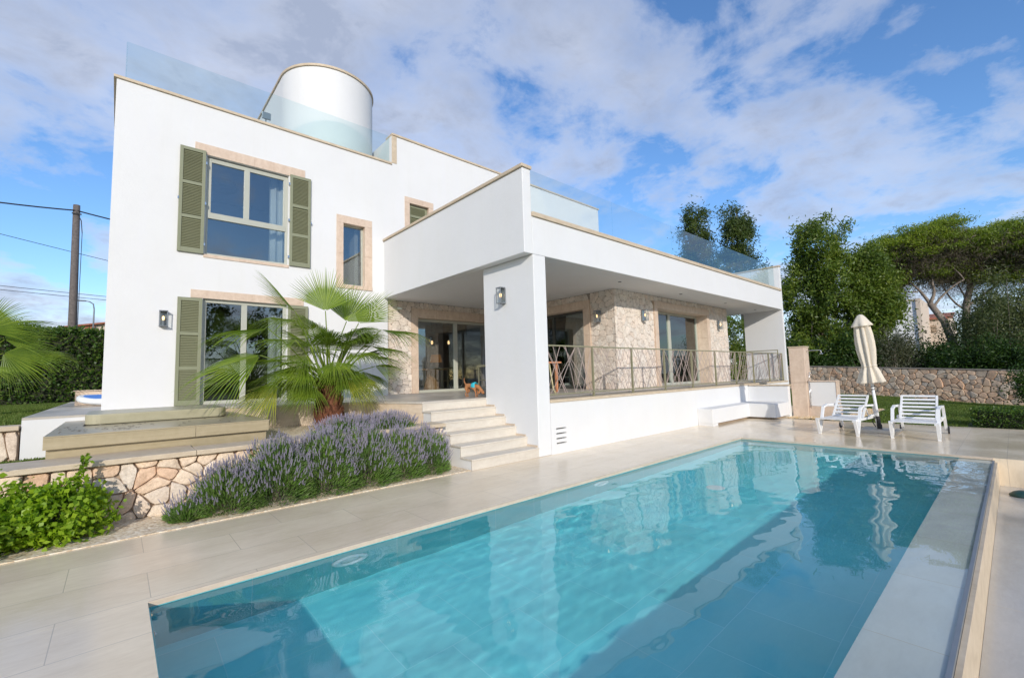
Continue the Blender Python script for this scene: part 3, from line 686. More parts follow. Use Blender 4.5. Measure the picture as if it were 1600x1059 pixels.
m_ = MB(O); m_.tube([(9.8, -1.60, 1.0), (9.79, -1.62, .7), (9.77, -1.62, .35), (9.74, -1.62, .22), (9.70, -1.62, .28), (9.68, -1.62, .6), (9.71, -1.61, 1.05)], .008, 6); m_.build('hose', M['chrome'], so, smooth=True)
sw = thing('shower_screen_wall', 'small white wall panel framed in cream stone beside the shower pillar', 'wall', (9.85, -1.9, 0)); O = (9.85, -1.9, 0)
m_ = MB(O); m_.box(9.80, 10.1, -2.24, -1.565, .31, 1.02); m_.build('white_panel', M['plaster'], sw, bevel=.006)
m_ = MB(O); m_.box(9.77, 10.12, -2.27, -1.563, 1.022, 1.055); m_.box(9.79, 10.11, -2.27, -2.243, .31, 1.02); m_.box(9.72, 10.12, -2.29, -1.563, 0, .308); m_.build('stone_frame', M['surround'], sw, bevel=.004)
# pebble bed
pb = MB((11, -1.9, 0)); r = random.Random(8)
ico = [(0,0,1),(.9,0,.4),(.28,.85,.4),(-.73,.53,.4),(-.73,-.53,.4),(.28,-.85,.4)]
for k in range(1500):
    x, y = r.uniform(8.9, 9.74) if k % 3 == 0 else r.uniform(8.9, 13.2), 0
    y = r.uniform(-2.35, -1.2) if x < 9.6 else r.uniform(-2.75, -2.3)
    if x < 9.64 and y > -1.58 and x > 9.38: continue
    s_ = r.uniform(.02, .05); a = r.uniform(0, 6.28); ca, sa = math.cos(a)*s_, math.sin(a)*s_*.8
    pb.add([(x+p[0]*ca-p[1]*sa, y+p[0]*sa+p[1]*ca, .0+p[2]*s_*.9) for p in ico], [(0,1,2),(0,2,3),(0,3,4),(0,4,5),(0,5,1)])
o = pb.build('pebbles', M['pebble']); tag(o, kind='stuff', label='loose orange and cream pebbles at the foot of the shower wall')

# ------------------------------------------------------------------ spa
SP = thing('hot_tub_surround', 'beige wood clad hot tub platform with a wet cover, left of the palm', 'hot tub', (-5.1, 2.2, .38)); O = (-5.1, 2.2, .38)
m_ = MB(O); m_.box(-6.18, -4.03, 1.37, 1.41, .37, .78); m_.box(-6.18, -6.14, 1.411, 4.18, .37, .78); m_.box(-4.07, -4.03, 1.411, 4.18, .37, .78); m_.build('lower_panel', M['beige_wood'], SP)
m_ = MB(O); m_.box(-6.20, -4.85, 1.30, 1.36, .785, .915); m_.box(-4.847, -4.01, 1.30, 1.36, .785, .915); m_.box(-6.20, -6.15, 1.361, 4.19, .785, .915); m_.box(-4.06, -4.01, 1.361, 4.19, .785, .915); m_.build('upper_panel', M['beige_wood'], SP, bevel=.004)
m_ = MB(O); m_.box(-6.20, -4.01, 1.30, 2.7, .917, .93); m_.box(-6.20, -5.95, 2.7, 4.19, .917, .93); m_.box(-4.3, -4.01, 2.7, 4.19, .917, .93); m_.build('top_boards', M['beige_wood'], SP)
def rrect(x0, x1, y0, y1, r_, n=6):
    o_ = []
    for cx, cy, a0 in ((x1-r_, y0+r_, -90), (x1-r_, y1-r_, 0), (x0+r_, y1-r_, 90), (x0+r_, y0+r_, 180)):
        for k in range(n+1): a = math.radians(a0 + 90*k/n); o_.append((cx + r_*math.cos(a), cy + r_*math.sin(a)))
    return o_
m_ = MB(O); m_.prism(rrect(-5.94, -4.28, 2.75, 4.17, .16), .932, 1.075); m_.build('tub_cover', M['spa_cover'], SP, bevel=.015)
lf = MB(O); r = random.Random(3)
for k in range(70):
    x, y = r.uniform(-6.15, -5.3) if k % 2 else r.uniform(-6.1, -4.1), r.uniform(1.5, 2.7); s_ = r.uniform(.008, .03); a = r.uniform(0, 6.28)
    lf.add([(x+math.cos(a)*s_, y+math.sin(a)*s_, .934), (x-math.sin(a)*s_*.6, y+math.cos(a)*s_*.6, .94), (x-math.cos(a)*s_, y-math.sin(a)*s_, .935), (x+math.sin(a)*s_*.6, y-math.cos(a)*s_*.6, .938)], [(0,1,2,3)])
o = lf.build('fallen_leaves', M['bark']); o.location = O; tag(o, kind='stuff', label='dead brown leaves scattered on the wet hot tub boards')

# ------------------------------------------------------------------ wall lamps
def wall_lamp(label, pos, n, mt='grey_metal'):
    """box lantern; pos = centre of back plate on the wall, n = outward normal"""
    t = thing('wall_lamp', label, 'wall lamp', pos, 'box lanterns on the villa walls', math.atan2(n[1], n[0]) + PI/2)
    m_ = MB(); m_.box(-.06, .06, -.018, -.001, -.14, .15); m_.build('back_plate', M[mt], t, bevel=.003)
    m_ = MB(); m_.box(-.07, .07, -.15, -.018, .15, .166); m_.box(-.07, .07, -.15, -.018, -.15, -.138)
    for x in (-.066, .054):
        for y in (-.148, -.032): m_.box(x, x+.012, y, y+.012, -.138, .15)
    m_.build('cage', M[mt], t)
    m_ = MB(); m_.box(-.058, .058, -.141, -.032, -.137, .149); m_.build('lamp_glass', M['lampglass'], t)
    m_ = MB(); m_.lathe((0, -.09, -.06), [(.0, .115), (.016, .105), (.022, .08), (.016, .045), (.01, .03)], 12); m_.build('bulb', M['bulb'], t, smooth=True)
    m_ = MB(); m_.lathe((0, -.09, -.136), [(.014, 0), (.014, .1)], 10); m_.build('bulb_holder', M[mt], t)
    return t
wall_lamp('grey box lantern on the white facade left of the olive shutter', (-4.97, YA, 2.78), (0, -1))
wall_lamp('grey box lantern on the side face of the white porch column', (0, .84, 3.0), (-1, 0))
wall_lamp('box lantern on the shaded stone wall facing the steps, nearest the dark doorway', (4.085, 1.66, 2.97), (-1, 0))
wall_lamp('box lantern on the stone wall just left of the curtained sliding door', (5.36, 1.125, 3.02), (0, -1))
wall_lamp('box lantern at the far right end of the stone wall', (10.16, 1.125, 3.02), (0, -1))
t = thing('security_camera', 'tiny white security camera at the top left of the porch stone wall', 'camera', (.28, 5.76, 3.44))
m_ = MB(); m_.lathe((0, -.02, 0), [(.035, -.03), (.035, 0), (.03, .01)], 12, Matrix.Rotation(PI/2, 3, 'X')); m_.build('mount', M['white_metal'], t)
m_ = MB(); m_.tube([(0, -.04, 0), (.02, -.14, -.03)], .026, 10); m_.build('housing', M['white_metal'], t, smooth=False)
t = thing('roof_floodlight', 'small grey floodlight standing on the roof behind the glass railing', 'floodlight', (-3.02, 6.4, 7.3)); O = (-3.02, 6.4, 7.3)
m_ = MB(O); m_.box(-3.03, -3.01, 6.39, 6.41, 7.3, 8.22); m_.build('stand', M['grey_metal'], t)
m_ = MB(O); m_.box(-3.12, -2.92, 6.33, 6.37, 8.07, 8.24); m_.bar((-3.12, 6.4, 8.24), (-2.92, 6.4, 8.24), .02, .08); m_.build('lamp_head', M['grey_metal'], t, bevel=.006)

# ------------------------------------------------------------------ inside the rooms
t = thing('ceiling_lamp', 'round drum ceiling lamp glowing softly inside the upper bedroom', 'lamp', (-3.72, 7.9, 6.9)); O = (-3.72, 7.9, 6.9)
m_ = MB(O); m_.lathe((-3.72, 7.9, 6.60), [(.33, 0), (.35, .0), (.35, .14), (.33, .14)], 32); m_.build('drum', M['fabric_cream'], t, smooth=False)
m_ = MB(O); m_.lathe((-3.72, 7.9, 6.605), [(.325, 0), (.325, .02)], 32); m_.build('diffuser', m_emit('soft_lamp_glow', (.9, .62, .5), 1.1), t)
def curtain(label, x0, x1, y, z0, z1, grp=None):
    n = 60; w = (x1-x0); vs = []
    for zi in (z0, (z0+z1)/2, z1):
        for i in range(n+1): u = i/n; vs.append((x0+w*u, y + .035*math.sin(u*w*38) + .012*math.sin(u*w*91+zi), zi))
    fs = [(r_*(n+1)+i, r_*(n+1)+i+1, (r_+1)*(n+1)+i+1, (r_+1)*(n+1)+i) for r_ in range(2) for i in range(n)]
    m_ = MB((x0, y, z0)); m_.add(vs, fs); o = m_.build('curtain', M['curtain'], smooth=True)
    sd = o.modifiers.new('thick', 'SOLIDIFY'); sd.thickness = .004
    tag(o, label, 'curtain')
curtain('white gathered curtain behind the right pane of the upper bedroom window', -2.98, -2.62, YA+.40, 3.99, 6.6)
curtain('white curtain behind the right pane of the porch sliding door', 8.3, 9.25, 1.75, 1.03, 3.4)
curtain('narrow white curtain at the left pane of the porch sliding door', 6.95, 7.32, 1.75, 1.03, 3.4)
curtain('pale curtain standing behind the glass of the lower left sliding door', -2.95, -2.68, YA+.45, 1.03, 3.4)
t = thing('dining_table', 'round orange wooden dining table on a faceted pedestal inside the room', 'table', (3.05, 8.6, 1.02)); O = (3.05, 8.6, 1.02)
m_ = MB(O); m_.lathe((3.05, 8.6, 1.73), [(.60, 0), (.62, .02), (.60, .045)], 40); m_.build('table_top', M['wood'], t)
m_ = MB(O); m_.lathe((3.05, 8.6, 1.02), [(.30, 0), (.26, .2), (.18, .45), (.24, .709)], 10); m_.build('pedestal', M['wood'], t)
def chair(label, x, y, rz, z=1.02, fab='fabric_dark', fr='black', grp=None, arms=True):
    t = thing('dining_chair', label, 'chair', (x, y, z), grp, rz)
    m_ = MB(); m_.box(-.23, .23, -.22, .22, .42, .48); m_.build('seat', M[fab], t, bevel=.02)
    m_ = MB(); pts = []
    for i in range(9): a = math.radians(-15 + 210*i/8); pts.append((.26*math.cos(a), .22*math.sin(a)+.02, .0))
    m_.add([(p[0], p[1], z_) for z_ in (.62, .80) for p in pts] , [(i, i+1, 10+i, 9+i) for i in range(8)])
    o = m_.build('backrest', M[fab], t, smooth=True); sd = o.modifiers.new('s', 'SOLIDIFY'); sd.thickness = .03
    for sx in (-1, 1):
        for sy in (-1, 1):
            m_ = MB(); m_.tube([(sx*.20, sy*.18, .42), (sx*.24, sy*.23, 0)], [.016, .011], 8); m_.build('leg', M[fr], t, smooth=True)
    return t
chair('dark green armchair beside the orange table inside the room', 3.95, 8.3, .8)
chair('cream upholstered chair standing behind the dark green one indoors', 4.45, 9.2, -.7, fab='fabric_cream')
for lbl, x, y, z in (('glowing pendant bulb hanging above the orange table', 2.73, 8.0, 2.70), ('glowing pendant bulb hanging in the middle of the left door pane', 3.43, 8.0, 2.72)):
    t = thing('pendant_lamp', lbl, 'lamp', (x, y, z), 'pendant bulbs over the dining table'); O = (x, y, z)
    m_ = MB(O); m_.tube([(x, y, z+.07), (x, y, 3.69)], .004, 6); m_.build('cord', M['black'], t)
    m_ = MB(O); m_.lathe((x, y, z), [(0, -.07), (.03, -.05), (.04, -.01), (.028, .04), (.015, .07)], 14); m_.build('bulb', M['bulb'], t, smooth=True)
t = thing('floor_lamp', 'floor lamp with an amber shade at the back of the dining room', 'lamp', (4.5, 10.6, 1.02)); O = (4.5, 10.6, 1.02)
m_ = MB(O); m_.lathe((4.5, 10.6, 1.02), [(.15, 0), (.15, .02), (.012, .03), (.012, 1.2)], 16); m_.build('stand', M['black'], t)
m_ = MB(O); m_.lathe((4.5, 10.6, 2.1), [(.26, 0), (.2, .32)], 24); m_.build('lamp_shade', m_emit('amber_shade', (.42, .17, .04), .35), t)
# cream stool outside the left door, terrace table and chair behind the railing
t = thing('terrace_stool', 'cream yellow metal stool on the terrace behind the dog', 'stool', (2.7, 4.75, 1.02)); O = (2.7, 4.75, 1.02)
m_ = MB(O); m_.box(2.42, 3.0, 4.5, 4.98, 1.73, 1.79); m_.build('seat', M['yellow_metal'], t, bevel=.015)
for x in (2.45, 2.94):
    for y in (4.53, 4.93): m_ = MB(O); m_.box(x, x+.035, y, y+.035, 1.02, 1.729); m_.build('leg', M['yellow_metal'], t)
m_ = MB(O); m_.box(2.486, 2.939, 4.54, 4.56, 1.33, 1.36); m_.box(2.486, 2.939, 4.94, 4.96, 1.33, 1.36); m_.build('stretcher', M['yellow_metal'], t)
t = thing('terrace_table', 'outdoor table with a copper coloured top behind the left end of the railing', 'table', (1.8, 2.2, 1.02)); O = (1.8, 2.2, 1.02)
m_ = MB(O); m_.box(1.15, 2.55, 1.70, 2.75, 1.72, 1.76); m_.build('table_top', M['copper'], t, bevel=.006)
for x in (1.22, 2.43):
    for y in (1.77, 2.63): m_ = MB(O); m_.box(x, x+.05, y, y+.05, 1.02, 1.719); m_.build('leg', M['copper'], t)
t = thing('terrace_chair', 'terrace chair with a curved cream yellow metal frame at the copper table', 'chair', (1.0, 1.05, 1.02)); O = (1.0, 1.05, 1.02)
for y in (.75, 1.25):
    m_ = MB(O); m_.tube([(.62, y, 1.70), (1.02, y, 1.70), (1.12, y, 1.66), (1.16, y, 1.45), (1.22, y, 1.14), (1.30, y, 1.03)], .017, 8); m_.build('side_frame', M['yellow_metal'], t, smooth=True)
m_ = MB(O); m_.box(.62, 1.12, .78, 1.22, 1.44, 1.48); m_.build('seat', M['yellow_metal'], t, bevel=.01)
m_ = MB(O); m_.box(.60, .63, .78, 1.22, 1.5, 1.9); m_.build('backrest', M['yellow_metal'], t, bevel=.01)
for y in (.78, 1.2): m_ = MB(O); m_.tube([(.66, y, 1.44), (.60, y, 1.02)], .014, 8); m_.build('rear_leg', M['yellow_metal'], t, smooth=True)

# ------------------------------------------------------------------ dog
def skin(name, verts, edges, rad, m, parent, root=0, sub=2):
    me = bpy.data.meshes.new(name); me.from_pydata(verts, edges, []); o = bpy.data.objects.new(name, me); COL.objects.link(o)
    sk_ = o.modifiers.new('skin', 'SKIN'); 
    for i, r_ in enumerate(rad):
        v = me.skin_vertices[0].data[i]; v.radius = (r_, r_) if not isinstance(r_, tuple) else r_; v.use_root = (i == root)
    sk_.use_smooth_shade = True
    s_ = o.modifiers.new('sub', 'SUBSURF'); s_.levels = sub; s_.render_levels = sub
    me.materials.append(m); o.parent = parent; return o
dg = thing('dog', 'small tan dog in a turquoise harness sniffing the terrace floor beside the column', 'dog', (.13, 2.16, 1.02), rz=math.radians(-78))
# local: x forward, z up
V_ = [(-.13, 0, .245), (0, 0, .235), (.12, 0, .235), (.19, 0, .225), (.255, 0, .165), (.31, 0, .105), (.365, 0, .065),      # rump, belly, chest, neck, head, muzzle
      (-.165, 0, .27), (-.20, 0, .33), (-.205, 0, .385), (-.185, 0, .41),                                                        # tail
      (-.12, .045, .17), (-.10, .05, .12), (-.155, .05, .075), (-.15, .05, .012), (-.12, .05, .008),                            # hind legs: knee, hock, paw
      (-.12, -.045, .17), (-.07, -.05, .12), (-.12, -.05, .075), (-.11, -.05, .012), (-.08, -.05, .008),
      (.13, .045, .16), (.14, .048, .09), (.125, .048, .012), (.15, .048, .008),
      (.13, -.045, .16), (.17, -.048, .09), (.165, -.048, .012), (.19, -.048, .008)]
E_ = [(0,1),(1,2),(2,3),(3,4),(4,5),(5,6),(0,7),(7,8),(8,9),(9,10),(0,11),(11,12),(12,13),(13,14),(14,15),(0,16),(16,17),(17,18),(18,19),(19,20),(2,21),(21,22),(22,23),(23,24),(2,25),(25,26),(26,27),(27,28)]
Rr = [.058, .052, .068, .048, .04, .043, .022, .016, .010, .008, .006, .036, .022, .013, .011, .014, .036, .022, .013, .011, .014, .026, .015, .011, .014, .026, .015, .011, .014]
bd = skin('dog_body', V_, E_, Rr, M['dogfur'], dg)
for s_ in (-1, 1):
    m_ = MB(); m_.add([(.285, s_*.03, .135), (.255, s_*.06, .12), (.25, s_*.075, .06), (.29, s_*.055, .07), (.275, s_*.045, .125)], [(0,1,4),(1,2,4),(2,3,4),(3,0,4)])
    o = m_.build('ear', M['dogfur'], dg, smooth=True); o.modifiers.new('s', 'SOLIDIFY').thickness = .006
m_ = MB(); m_.lathe((.378, 0, .058), [(0, -.01), (.011, 0), (0, .01)], 8); m_.build('nose', M['black'], dg)
for s_ in (-1, 1): m_ = MB(); m_.lathe((.335, s_*.030, .115), [(0, -.007), (.007, 0), (0, .007)], 8); m_.build('eye', M['black'], dg)
m_ = MB(); hx = []
for x, rz_, ry_, cz_ in ((.035, .066, .062, .23), (.07, .074, .070, .232), (.115, .080, .074, .235), (.15, .068, .064, .232)):
    hx.append([(x, ry_*math.cos(a), cz_ + rz_*math.sin(a)) for a in [2*PI*k/16 for k in range(16)]])
m_.add([p for r_ in hx for p in r_], [(i*16+k, i*16+(k+1) % 16, (i+1)*16+(k+1) % 16, (i+1)*16+k) for i in range(3) for k in range(16)])
hn = m_.build('harness', M['harness'], dg, smooth=True); hn.modifiers.new('s', 'SOLIDIFY').thickness = .006

# ------------------------------------------------------------------ sun loungers
def lounger(label, x, y, rz):
    t = thing('sun_lounger', label, 'sun lounger', (x, y, 0), 'white slatted sun loungers at the end of the pool', rz)
    W = .33
    m_ = MB()
    for s_ in (-1, 1): m_.bar((0, s_*(W-.015), .315), (1.25, s_*(W-.015), .315), .03, .05)
    for k in range(11): m_.box(.0+.066*k, .055+.066*k, -W+.031, W-.031, .325, .34)
    m_.build('seat', M['white_metal'], t)
    m_ = MB(); a0, a1 = Vector((.72, 0, .335)), Vector((1.16, 0, .79))
    for s_ in (-1, 1): m_.bar(a0 + Vector((0, s_*(W-.055), 0)), a1 + Vector((0, s_*(W-.055), 0)), .03, .035, (0, 1, 0))
    for k in range(7):
        p = a0.lerp(a1, .05 + .93*k/6); m_.bar(p + Vector((0, -W+.07, 0)), p + Vector((0, W-.07, 0)), .016, .042, (.43, 0, .45))
    m_.bar((.95, -W+.06, .55), (1.12, -W+.06, .32), .015, .02); m_.bar((.95, W-.06, .55), (1.12, W-.06, .32), .015, .02)
    m_.build('backrest', M['white_metal'], t)
    for s_ in (-1, 1):
        yy = s_*(W+.012)
        m_ = MB(); m_.bar((.015, yy, .335), (.13, yy, 0.012), .045, .05, (0, 1, 0)); m_.bar((.13, yy, .012), (.40, yy, .565), .045, .05, (0, 1, 0)); m_.box(.10, .16, yy-.022, yy+.022, 0, .03); m_.build('front_leg', M['white_metal'], t)
        m_ = MB(); m_.bar((.385, yy, .555), (.62, yy, .60), .045, .04, (0, 0, 1)); m_.bar((.60, yy, .60), (1.22, yy, .575), .045, .04, (0, 0, 1)); m_.build('armrest', M['white_metal'], t)
        m_ = MB(); m_.bar((1.20, yy, .585), (1.42, yy, .07), .045, .045, (0, 1, 0)); m_.bar((.9, yy, .36), (1.30, yy, .36), .035, .04); m_.build('rear_leg', M['white_metal'], t)
        m_ = MB(); m_.lathe((1.43, yy+s_*.035, .075), [(.045, -.012), (.075, -.012), (.075, .012), (.045, .012)], 20, Matrix.Rotation(PI/2, 3, 'X')); o = m_.build('wheel', M['black'], t)
        m2 = MB(); m2.lathe((1.43, yy+s_*.035, .075), [(.0, -.008), (.045, -.008), (.045, .008), (0, .008)], 14, Matrix.Rotation(PI/2, 3, 'X')); m2.build('hub', M['white_metal'], o)
    return t
lounger('white slatted sun lounger left of the closed parasol', 5.80, -3.07, math.radians(-6))
lounger('white slatted sun lounger right of the closed parasol', 5.88, -4.30, 0)

# ------------------------------------------------------------------ parasol
PB = (6.95, -3.62, 0); pr_ = thing('closed_parasol', 'closed cream parasol on a white pole between the two sun loungers', 'parasol', PB)
ax = Matrix.Rotation(math.radians(5.0), 3, Vector((.75, .66, 0)).normalized()) @ Matrix.Rotation(math.radians(0), 3, 'X')
ax = Vector((0, 0, 1)).rotation_difference(Vector((-.062, .055, 1)).normalized()).to_matrix()
def alongp(h): return ax @ Vector((0, 0, h))
m_ = MB(); m_.prism(rrect(-.33, .33, -.33, .33, .03), 0, .06); m_.build('base_slab', M['tread'], pr_, bevel=.01)
m_ = MB(); m_.tube([alongp(.05), alongp(1.25)], .028, 14); m_.build('pole', M['white_metal'], pr_, smooth=True)
m_ = MB(); m_.tube([alongp(.05), alongp(.16)], .045, 12); m_.tube([alongp(.16), alongp(.34)], .036, 12); m_.tube([alongp(.92), alongp(.94)], .032, 12); m_.tube([alongp(.98), alongp(1.0)], .032, 12)
m_.tube([alongp(.30)+Vector((.03,0,0)), alongp(.30)+Vector((.03,.08,0)), alongp(.2)+Vector((.03,.11,0)), alongp(.1)+Vector((.03,.07,0))], .010, 8); m_.build('pole_clamp', M['black'], pr_, smooth=False)
def folds(a, h):
    k = 1 + .24*math.sin(a*8 + .6*math.sin(h*3)) + .06*math.sin(a*19+h*5) + .05*math.sin(a*3+1)
    return k
m_ = MB()
prof = [(.205, 1.08), (.21, 1.10), (.18, 1.20), (.145, 1.33), (.105, 1.43), (.108, 1.47), (.125, 1.62), (.14, 1.80), (.142, 1.98), (.135, 2.14), (.12, 2.30), (.10, 2.42), (.07, 2.5)]
m_.lathe((0, 0, 0), prof, 96, ax, folds)
o = m_.build('canopy', M['canvas'], pr_, smooth=True)
m_ = MB(); m_.lathe((0, 0, 0), [(.185, 2.335), (.19, 2.35), (.15, 2.43), (.10, 2.52), (.055, 2.585), (.02, 2.60), (0, 2.605)], 64, ax, lambda a, h: 1 + (.13*math.sin(a*6) if h < 2.4 else .04*math.sin(a*6))); m_.build('canopy_cap', M['canvas'], pr_, smooth=True)
m_ = MB(); m_.lathe((0, 0, 0), [(.112, 1.425), (.115, 1.45), (.112, 1.475)], 48, ax, folds); m_.build('strap', M['canvas'], pr_, smooth=True)

# ------------------------------------------------------------------ pool fittings
AY = Matrix.Rotation(PI/2, 3, 'X')
def pool_light(label, x):
    t = thing('pool_light', label, 'pool light', (x, PY0-.012, -.24), 'round lights in the pool wall')
    m_ = MB(); m_.lathe((0, -.002, 0), [(.085, 0), (.085, .03), (.11, .045), (.135, .04), (.15, .02), (.15, 0)], 40, AY); m_.build('ring', M['ring'], t, smooth=True); t.scale = (1.05, 1, .62)
    m_ = MB(); m_.lathe((0, -.002, 0), [(.084, .001), (.084, .018), (0, .024)], 32, AY); m_.build('lens', M['ring'], t, smooth=True)
pool_light('pale round pool light in the near left pool wall', -4.05); pool_light('second pale round pool light further along the left pool wall', -.5)
m_ = MB((.75, -2.75, -.719)); m_.lathe((.75, -2.75, -.719), [(.12, 0), (.12, .012), (.08, .02), (0, .02)], 24); tag(m_.build('pool_drain', M['ring']), 'white round drain in the middle of the pool floor', 'drain')
t = thing('water_inlet', 'small brass water inlet nozzle in the near end pool wall', 'nozzle', (PX0+.012, -2.0, -.18))
m_ = MB(); m_.lathe((.001, 0, 0), [(.045, 0), (.045, .008), (.02, .012)], 16, Matrix.Rotation(PI/2, 3, 'Y')); m_.build('flange', M['copper'], t)
m_ = MB(); m_.lathe((.001, 0, 0), [(.018, .006), (.018, .02), (.0, .02)], 12, Matrix.Rotation(PI/2, 3, 'Y')); m_.build('nozzle', M['chrome'], t)
t = thing('channel_drain_cover', 'dark green domed cap lying in the overflow channel at the right edge', 'drain cap', (3.75, -5.62, -.40))
m_ = MB(); m_.lathe((0, 0, 0), [(.13, 0), (.14, .015), (.10, .05), (.04, .075), (0, .08)], 20, None, lambda a, h: 1+.06*math.sin(3*a)); m_.build('cap', m_plain('dark_green_plastic', (.015, .06, .05), .5), t, smooth=True)
m_ = MB(); m_.tube([(.1, 0, .02), (.4, -.05, .02), (.62, -.3, .02)], .018, 8); m_.build('hose', M['grey_metal'], t, smooth=True)

# ------------------------------------------------------------------ paddle board and wooden box
t = thing('paddle_board', 'white inflatable paddle board with a blue deck lying on the left terrace', 'paddle board', (-5.75, 8.5, 1.03), rz=math.radians(12)); t.rotation_euler = (math.radians(13), 0, math.radians(12)); t.location = (-5.62, 8.3, 1.09); t.scale = (.72, .8, .9)
out = []
for k in range(36):
    a = 2*PI*k/36; out.append((.95*math.copysign(abs(math.cos(a))**.8, math.cos(a)), .38*math.copysign(abs(math.sin(a))**.9, math.sin(a))))
m_ = MB(); vs = []; prf = [(.93, .0), (1, .035), (1.01, .075), (1, .115), (.95, .145)]
for sc, z in prf: vs += [(x*sc, y*(1-(1-sc)*2.2), z + .05*(x/.95)**2) for x, y in out]
n = 36; fs = [(i*n+k, i*n+(k+1) % n, (i+1)*n+(k+1) % n, (i+1)*n+k) for i in range(4) for k in range(n)] + [tuple(range(4*n, 5*n)), tuple(range(n-1, -1, -1))]
m_.add(vs, fs); m_.build('hull', M['paleboard'], t, smooth=False)
m_ = MB(); vs = [(x*.84, y*.76, z + .05*(x*.84/.95)**2) for z in (.146, .156) for x, y in out]; m_.add(vs, [tuple(range(n, 2*n))] + [(k, (k+1) % n, n+(k+1) % n, n+k) for k in range(n)]); m_.build('deck_pad', M['bluefoam'], t)
t = thing('wooden_crate', 'small orange wooden crate on the terrace behind the paddle board', 'crate', (-6.05, 9.4, 1.02)); O = (-6.05, 9.4, 1.02)
m_ = MB(O)
for k in range(3): m_.box(-6.35, -5.75, 9.15, 9.17, 1.03+.11*k, 1.13+.11*k); m_.box(-6.35, -5.75, 9.55, 9.57, 1.03+.11*k, 1.13+.11*k)
m_.box(-6.36, -6.33, 9.17, 9.55, 1.02, 1.36); m_.box(-5.77, -5.74, 9.17, 9.55, 1.02, 1.36); m_.build('boards', M['surround'], t)
m_ = MB(O); m_.box(-6.39, -5.71, 9.13, 9.59, 1.362, 1.385); m_.build('lid', M['surround'], t)

# ------------------------------------------------------------------ foliage
def leafmesh(name, P, L, W, m, parent=None, org=(0, 0, 0), D=None, spread=1., seed=0, droop=0.):
    """one diamond leaf per point; D gives preferred directions"""
    g = np.random.default_rng(seed); n = len(P)
    d = g.normal(size=(n, 3))
    if D is not None: d = D + d*spread
    d[:, 2] -= droop
    d /= np.linalg.norm(d, axis=1)[:, None]
    q = g.normal(size=(n, 3)); s_ = np.cross(d, q); s_ /= np.linalg.norm(s_, axis=1)[:, None]
    L = (np.full(n, L) * g.uniform(.7, 1.3, n))[:, None]; W = (np.full(n, W) * g.uniform(.7, 1.3, n))[:, None]
    nn = np.cross(d, s_)
    V = np.stack([P - d*L*.5, P + s_*W*.5 + nn*W*.15, P + d*L*.5, P - s_*W*.5 + nn*W*.15], 1).reshape(-1, 3)
    return npmesh(name, V, np.arange(n*4).reshape(-1, 4), m, parent, 4, org)

def clumps(c, rad, ncl, nl, sig, seed, shell=.55, flat=1., zcut=None, lump=.25):
    """leaf positions and outward directions for an uneven ellipsoid crown"""
    g = np.random.default_rng(seed); c = np.array(c, float); rad = np.array(rad, float)
    u = g.normal(size=(ncl, 3)); u /= np.linalg.norm(u, axis=1)[:, None]
    r_ = shell + (1-shell)*g.uniform(0, 1, ncl)**.7
    r_ *= 1 + lump*np.sin(u[:, 0]*5+seed)*np.cos(u[:, 2]*4+u[:, 1]*3)
    cc = c + u*rad*r_[:, None]
    if zcut is not None: k = cc[:, 2] > zcut; cc, u = cc[k], u[k]
    i = g.integers(0, len(cc), nl); off = g.normal(size=(nl, 3))*sig*(g.uniform(.5, 1.3, len(cc))[i])[:, None]; off[:, 2] *= flat
    return cc[i] + off, u[i], cc

def limb(mb, a, b2, r0, r1, seed, wob=.12, n=6, k=7):
    g = random.Random(seed); a, b2 = Vector(a), Vector(b2); L = (b2-a).length; pts = []; rs = []
    w1_ = Vector((g.uniform(-1, 1), g.uniform(-1, 1), g.uniform(-.6, 1)))*wob*L; w2_ = Vector((g.uniform(-1, 1), g.uniform(-1, 1), g.uniform(-1, 1)))*wob*L*.4
    for i in range(n+1):
        t = i/n; pts.append(a.lerp(b2, t) + w1_*math.sin(PI*t) + w2_*math.sin(2*PI*t)); rs.append(r0 + (r1-r0)*t**.8)
    mb.tube(pts, rs, k); return pts

def tree(label, base, trunk_top, crowns, leaf, L, W, m, bark='bark', r0=.22, cat='tree', name='tree', group=None, seed=1, droop=.3, twigs=14):
    t = thing(name, label, cat, base, group); mb = MB(base)
    pts = limb(mb, base, trunk_top, r0, r0*.5, seed, .05, 8, 10)
    Ps = []; Ds = []
    for j, (c, rad, ncl, nl, sig) in enumerate(crowns):
        P, D, cc = clumps(c, rad, ncl, nl, sig, seed*13+j, .45); Ps.append(P); Ds.append(D)
        hub = limb(mb, pts[5 + j % 3], Vector(c) - Vector((0, 0, rad[2]*.3)), r0*.4, r0*.16, seed+j, .1, 6, 7)[-1]
        for q in range(min(twigs, len(cc))): limb(mb, hub, cc[q], r0*.13, .012, seed*7+j*31+q, .12, 5, 5)
    mb.build('trunk', M[bark], t, smooth=True)
    leafmesh('crown', np.concatenate(Ps), L, W, M[m], t, base, np.concatenate(Ds)*.5, 1., seed, droop)
    return t

